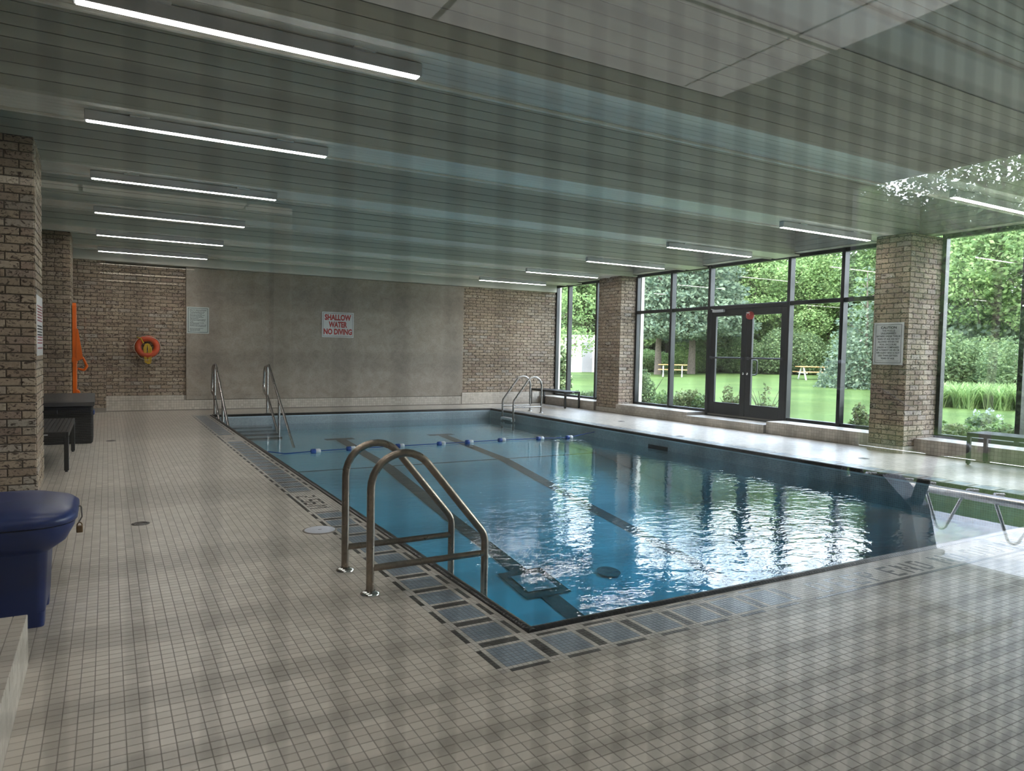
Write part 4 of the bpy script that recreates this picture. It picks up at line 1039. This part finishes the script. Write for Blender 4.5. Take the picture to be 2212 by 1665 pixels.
protos = {
 'b1': broad(11, 12.5, 4.6, 2.0, 13, 14000, .22, M['leaf1']), 'b2': broad(12, 11.0, 4.2, 1.4, 11, 13000, .22, M['leaf2']), 'b3': broad(13, 13.5, 4.4, 2.4, 14, 14000, .22, M['leaf3']),
 'b4': broad(14, 8.0, 3.1, 1.2, 10, 8000, .17, M['leaf1'], lean=.08), 'p1': pine(21, 13.0, 3.3, 3.3, 11, 14000, .25, M['needle']), 'p2': pine(22, 6.2, 2.0, .25, 12, 7500, .20, M['needle'], 'spruce_tree'),
 'u1': tree_proto('understory_bush', 31, 2.2, [(0,0,.9,1.3,.9),(.9,.3,.7,.8,.7),(-.8,-.2,.75,.9,.7)], 4500, .14, M['leaf2'], trunk(1.2, .05, 0, 4, 5, .2, .6)),
 'u2': tree_proto('understory_bush', 32, 3.4, [(0,0,1.6,1.5,1.5),(.9,.5,1.1,1.1,1.0),(-.9,-.3,1.2,1.1,1.1)], 5500, .15, M['leaf3'], trunk(2.2, .06, 0, 4, 6, .2, .8)),
}
used = set()
def put_tree(key, x, y, s, rz, label, cat='tree', group=None, name=None):
    p = protos[key]
    e = p if key not in used else copy_tree(p)
    used.add(key)
    e.location = (x, y, gz(x, y)-.05); e.scale = (s, s, s); e.rotation_euler.z = rz
    tag(e, label, cat, group); return e
def at(u, d):
    q = FWD + RGT*((u-W_PX/2)/F_PX); q = Vector((q.x, q.y, 0)).normalized(); return q.x*d, q.y*d
rt = random.Random(42)
# pines with bare trunks on the lawn edge behind the picnic tables
for (u, d, s, lab) in ((1420, 47, 1.0, 'tall pine with leaning bare trunk beside the left picnic table'), (1492, 49, 1.12, 'thick-trunked tall pine right of the left picnic table'), (1522, 55, .95, 'slim pine trunk behind the thick-trunked pine')):
    put_tree('p1', *at(u, d), s, rt.uniform(0, 6), lab)
wood = {'b1': 'tall green broadleaf tree in the woodland behind the lawn', 'b2': 'bright green broadleaf tree in the woodland behind the lawn', 'b3': 'dark green broadleaf tree in the woodland behind the lawn', 'p1': 'blue-green pine in the woodland behind the lawn'}
row = [(1150,60,'b3',.95),(1185,62,'b1',1.0),(1222,66,'b1',1.05),(1262,62,'b3',.95),(1300,64,'b1',1.0),(1345,62,'b2',1.0),(1385,60,'b1',1.0),(1440,66,'b3',1.0),(1480,70,'b2',1.05),(1545,57,'b2',1.0),(1590,62,'b1',1.0),(1625,56,'b2',.92),
       (1668,58,'b1',.95),(1705,62,'b3',.9),(1740,55,'b2',.8),(1785,57,'b1',.82),(1835,58,'b2',.78),(1885,56,'b3',.8),(1930,54,'b1',.9),(1985,50,'b3',.9),(2030,36,'p1',.82),(2078,40,'b3',.85),(2120,35,'b2',.78),(2165,37,'p1',.8),(2215,34,'b1',.8),(2270,36,'b3',.8),(2340,38,'b1',.85),(2440,38,'b3',.9),
       (1400,80,'b1',1.15),(1520,82,'b3',1.15),(1640,80,'b1',1.05),(1760,80,'b3',.95),(1900,76,'b1',1.0),(2060,58,'b1',1.0),(2150,56,'b3',1.05),(2240,56,'b1',1.0),(1250,84,'b3',1.1)]
def where(u): return 'in the far window' if u < 1330 else 'left of the glass doors' if u < 1535 else 'through the glass doors' if u < 1700 else 'between the doors and the caution pillar' if u < 1895 else 'hidden behind the caution pillar' if u < 2010 else 'in the right-hand window'
for (u, d, k, s) in row: put_tree(k, *at(u, d), s*rt.uniform(.95, 1.06), rt.uniform(0, 6), wood[k].replace('in the woodland behind the lawn', where(u) + (', back row' if d > 70 or (u > 2010 and d > 45) else ', front row')), 'tree', 'woodland trees behind the lawn')
put_tree('p2', *at(1868, 35), .86, 1.0, 'dense blue-green spruce reaching the ground left of the caution pillar')
for (u, d, k, s) in [(u, 52+rt.uniform(-1.5,2), 'u1' if rt.random() < .6 else 'u2', rt.uniform(.8,1.05)) for u in range(1372, 1900, 26)]:
    put_tree(k, *at(u, d), s, rt.uniform(0, 6), {'u1': 'bright', 'u2': 'dark'}[k] + ' bush in the lawn hedge, ' + where(u), 'bush', 'hedge bushes behind the lawn')
for (u, d, k, s) in [(u, 28+rt.uniform(-1,2), 'u2' if rt.random() < .6 else 'u1', rt.uniform(.6,.85)) for u in range(2020, 2330, 34)]:
    put_tree(k, *at(u, d), s, rt.uniform(0, 6), {'u1': 'bright bush beneath the trees in the right-hand window', 'u2': 'dark bush beneath the trees in the right-hand window'}[k], 'bush', 'bushes under the right-hand trees')
for (u, d, k, s) in [(u, 58+rt.uniform(-1,2), 'u2', rt.uniform(.9,1.2)) for u in range(1150, 1330, 30)]:
    put_tree(k, *at(u, d), s, rt.uniform(0, 6), 'dark bush behind the cream shed in the far window', 'bush', 'bushes behind the shed')
for (u, d) in [(u, 70+rt.uniform(-2,2)) for u in range(1330, 1920, 34)] + [(u, 66) for u in range(1160, 1330, 34)]:
    put_tree('u2', *at(u, d), rt.uniform(1.4, 1.75), rt.uniform(0, 6), 'tall thicket bush among far trunks, ' + where(u), 'bush', 'thicket between the woodland trees')
put_tree('b4', *at(1183, 40), 1.0, 2.6, 'small leaning tree left of the cream shed in the far window')
# trees beside the exercise room, most met in the wired glass only
def at_m(u, d):
    x, y = at(u, d); return x, .29-y
protos['s1'] = tree_proto('honey_locust', 51, 7.5, [(0,0,4.6,2.3,.5),(.8,.6,5.3,1.7,.4),(-.7,-.9,5.4,1.8,.4),(.2,-.4,6.1,1.5,.4),(1.5,-1.2,4.7,1.3,.35),(-1.4,1.0,4.6,1.4,.35)], 5200, .10, M['leaf3'], trunk(6.6, .10, .02, 14, 52, .4, 2.6))
protos['s1'].location = (0, 0, -50)
for k, (u, d, key, sc_) in enumerate(((2130,13,'s1',.78),(2260,11.5,'s1',.72),(2010,15,'s1',.74),(1850,17,'b3',.40),(1905,19,'b1',.43),(1800,26,'b1',.55),(1330,9.5,'b1',.62),(1450,12,'b3',.7),(1500,15,'b1',.8),(1930,27,'b3',.50),(2030,25,'b1',.50),(2130,28,'b3',.55),(2240,26,'b1',.5),(2350,24,'b3',.5),(2480,22,'b1',.5),(2620,20,'b3',.5),(1760,30,'b3',.52))):  # unseen leafy trees behind the wall are added to shade the side lawn
    x, y = at_m(u, d); put_tree(key, x, y, sc_, rt.uniform(0, 6), ('feathery tree with sky between its twigs' if key == 's1' else 'leafy or added unseen shade tree by those') + ' mirrored in the wired glass, upper right', 'tree', 'trees mirrored in the wired glass')
for k, u in enumerate(range(1770, 2700, 55)):
    x, y = at_m(u, 19+rt.uniform(-1, 1)); put_tree('u2', x, y, rt.uniform(.7, .9), rt.uniform(0, 6), 'bush beyond the walk, mirrored in the wired glass', 'bush', 'bushes mirrored in the wired glass')

# shrubs close to the windows
def shrub(name, x, y, blobs, n, size, mat, label, stems=5, h=.5, seed=0, flowers=None, cat='shrub', group=None):
    e = empty(name, (x, y, -.06)); tag(e, label, cat, group); r = random.Random(seed)
    mb = MB()
    for k in range(stems):
        a = k*2.4+r.random(); l = r.uniform(.5,1)*h; mb.tube([(0,0,-.05),(.25*l*math.cos(a),.25*l*math.sin(a),l*.6),(.5*l*math.cos(a),.5*l*math.sin(a),l)], [.008,.006,.003], 5)
    mb.build('stems', M['bark'], e)
    P, Fq = leaves(cloud(seed, blobs, n, .25), size, seed=seed); o = bpy.data.objects.new('foliage', np_mesh('foliage', P, Fq, mat)); COL.objects.link(o); o.parent = e; o['kind'] = 'stuff'
    if flowers:
        nm, pts, fr, fm, q = flowers
        for j, c in enumerate(pts):
            P, Fq = leaves(cloud(seed+j+1, [(c[0],c[1],c[2],fr,fr*.85)], q, .6), fr*.55, .1, .9, seed+j); o = bpy.data.objects.new(nm, np_mesh(nm, P, Fq, fm)); COL.objects.link(o); o.parent = e
    return e
rh = random.Random(6); hp = []
for k in range(26):
    a = k*2.4; q = k/25; hp.append((.50*(1-.55*q)*math.cos(a)*rh.uniform(.8,1.1), .50*(1-.55*q)*math.sin(a)*rh.uniform(.8,1.1), .45+1.35*q))
x, y = at(1194, 20.2); shrub('hydrangea_bush', x, y, [(0,0,.55,.55,.55),(0,0,1.1,.45,.55),(0,.1,1.6,.25,.3)], 2600, .13, M['leaf3'], 'hydrangea with pale green bloom heads outside the far window', 6, 1.5, 61, ('bloom', hp, .13, M['hyd'], 46))
x, y = at(1393, 17.0); shrub('garden_shrub', x, y, [(0,0,.45,.28,.45),(.0,.05,.85,.16,.25)], 1100, .075, M['leaf3'], 'tall dark shrub at the left end of the door window', 6, .9, 71)
x, y = at(1432, 16.6); shrub('garden_shrub', x, y, [(0,0,.25,.35,.25),(.2,.2,.35,.2,.25)], 900, .075, M['leaf1'], 'low green shrub between the first two panes of the door window', 5, .5, 72)
x, y = at(1478, 16.3); shrub('garden_shrub', x, y, [(0,0,.32,.30,.32),(.1,-.2,.45,.2,.2)], 1000, .075, M['leaf4'], 'olive shrub just left of the glass doors', 6, .65, 73)
x, y = at(1520, 16.0); shrub('garden_shrub', x, y, [(0,0,.26,.26,.28)], 800, .075, M['leaf1'], 'small green shrub touching the left door jamb', 5, .5, 74)
x, y = at(1252, 19.0); shrub('garden_shrub', x, y, [(0,0,.2,.5,.22),(.4,-.4,.25,.4,.25)], 900, .08, M['leaf3'], 'low dark shrub behind the far bench', 5, .4, 75)
x, y = at(1585, 15.1); shrub('rose_bush', x, y, [(0,0,.30,.28,.28),(-.05,.1,.62,.12,.22),(.1,-.1,.45,.15,.2)], 800, .07, M['leaf4'], 'rose bush with pink flowers behind the left glass door', 7, .85, 76, ('rose', [(-.02,.0,.46),(-.10,.12,.27),(.05,-.05,.22)], .05, M['pink'], 26))
x, y = at(1655, 14.7); shrub('rose_bush', x, y, [(0,0,.25,.32,.25),(.0,.0,.62,.10,.25)], 800, .07, M['leaf4'], 'rose bush with pink flowers behind the right glass door', 7, .9, 77, ('rose', [(.12,-.1,.22),(.16,-.2,.17),(-.05,.1,.20),(.2,-.28,.10)], .05, M['pink'], 26))
x, y = at(1866, 13.0); shrub('garden_shrub', x, y, [(0,0,.25,.22,.25),(0,.05,.5,.12,.15)], 800, .07, M['leaf4'], 'olive shrub at the right end of the door window', 6, .6, 78)
for k, (u, d, h, m_, lab) in enumerate(((2045, 12.9, .40, 'leaf1', 'green bedding shrub at the left of the right-hand window'), (2075, 12.6, .42, 'leaf4', 'olive bedding shrub, second from left in the right-hand window'), (2105, 12.7, .40, 'leaf1', 'leafy shrub above the right bench end, third in the window bed'), (2135, 13.2, .55, 'leaf3', 'taller shrub with pale tips behind the right bench'), (2165, 12.8, .46, 'leaf2', 'bright shrub behind the right bench'), (2195, 12.6, .42, 'leaf4', 'olive shrub next to the right window mullion'), (2235, 12.6, .42, 'leaf1', 'green shrub at the right frame edge'))):
    x, y = at(u, d); shrub('bedding_shrub', x, y, [(0,0,h*.5,.33,h*.5),(.15,.15,h*.6,.22,h*.45)], 1000, .075, M[m_], lab, 6, h, 80+k, ('pale_tip', [(-.1,.1,h*1.05),(.1,0,h*1.1),(.2,-.1,h*.95)], .06, M['paleflower'], 22) if k == 3 else None, group='shrubs in the window bed')
# ornamental grasses along the far side of the small lawn
for k, u in enumerate(range(2015, 2290, 24)):
    x, y = at(u, 24.5+.6*(k % 3)); e = empty('ornamental_grass', (x, y, gz(x, y)-.05)); tag(e, 'clump of tall green ornamental grass in the row below the right-hand trees', 'grass clump', 'row of ornamental grasses')
    r = np.random.default_rng(200+k); n = 260; a = r.random(n)*2*PI; b = r.random((n, 2))*.5-.25; l = .75*(.6+.6*r.random(n)); lean = .25+.35*r.random(n)
    p0 = np.stack([b[:, 0], b[:, 1], np.zeros(n)], 1); p1 = p0+np.stack([np.cos(a)*lean*l*.5, np.sin(a)*lean*l*.5, l*.65], 1); p2 = p0+np.stack([np.cos(a)*lean*l*1.3, np.sin(a)*lean*l*1.3, l*.9], 1)
    w = np.stack([-np.sin(a), np.cos(a), 0*a], 1)*.016
    P = np.stack([p0-w, p0+w, p1+w, p1-w, p2+w*.2, p2-w*.2], 1).reshape(-1, 3); Fq = np.concatenate([np.array([(0,1,2,3),(3,2,4,5)])+6*i for i in range(n)])
    o = bpy.data.objects.new('blades', np_mesh('blades', P, Fq, M['leaf2'])); COL.objects.link(o); o.parent = e; o['kind'] = 'stuff'

# shed, picnic tables, bike rack
x, y = at(1262, 50); sh_ = empty('garden_shed', (x, y, gz(x, y)), math.atan2(-x, y)+math.radians(-8)); tag(sh_, 'cream rendered shed with a grey door beyond the lawn', 'shed')
out = [(-1.1,0),(-1.35,.06),(-1.5,.3),(-1.55,5),(2.2,5),(2.2,0)]
MB().prism(out, -.3, 2.50, 'z').build('walls', M['stucco'], sh_)
MB().prism([(-1.62,-.06),(-1.66,5.1),(2.3,5.1),(2.3,-.06)], 2.50, 2.58, 'z').build('roof', M['stucco'], sh_)
o = MB().bevbox(-.20, .52, -.03, .04, 0, 2.08, .01).build('door', M['shed_door'], sh_); MB().tube([(.44,-.06,1.0),(.44,-.03,1.0)], .03, 8).build('knob', M['chrome'], o)
MB().lathe((-.72,-.012,1.92), [(0,0),(.11,0),(.12,.01)], 18, axis='y').build('vent', M['soil'], sh_)
MB().bevbox(.08, .36, -.16, .0, 2.20, 2.38, .02).build('wall_lamp', M['lampbody'], sh_)
def picnic():
    e = empty('picnic_table'); MB().bevbox(-.85, .85, -.36, .36, .70, .75, .01).build('top', M['wood'], e)
    for s in (-1, 1): MB().bevbox(-.85, .85, s*.68-.13, s*.68+.13, .41, .45, .01).build('seat', M['wood'], e)
    for s in (-1, 1): MB().prism([(-.72,.0),(-.64,0),(-.14,.70),(-.24,.70)], s*.55-.03, s*.55+.03, 'x').prism([(.72,.0),(.64,0),(.14,.70),(.24,.70)], s*.55-.03, s*.55+.03, 'x').bevbox(s*.55-.025, s*.55+.025, -.8, .8, .36, .41, .005).build('legs', M['white'], e)
    return e
t0 = picnic(); x, y = at(1452, 44); t0.location = (x, y, gz(x, y)-.02); t0.rotation_euler.z = -.75; tag(t0, 'picnic table with orange-brown top at the foot of the left pines', 'picnic table', 'picnic tables on the lawn')
t1 = copy_tree(t0); x, y = at(1754, 43); t1.location = (x, y, gz(x, y)-.02); t1.rotation_euler.z = -.6; tag(t1, 'picnic table with orange-brown top seen through the pane right of the doors', 'picnic table')
br = empty('bike_rack', (5.55, -2.3, -.045)); tag(br, 'grey tubular rack on splayed legs, mirrored in the wired glass at right', 'rack')
MB().tube(fillet([(0,-1.3,.0),(0,-1.25,.36),(0,1.9,.36),(0,1.95,.0)], .1), .034, 10).build('rail', M['steel'], br)
for k in range(6):
    yy = -.95+k*.5; MB().tube(fillet([(.16,yy-.16,.38),(.0,yy-.16,.40),(-.03,yy,.01),(0,yy+.16,.40),(.16,yy+.16,.38)], .04), .012, 6).build('hoop', M['steel'], br)
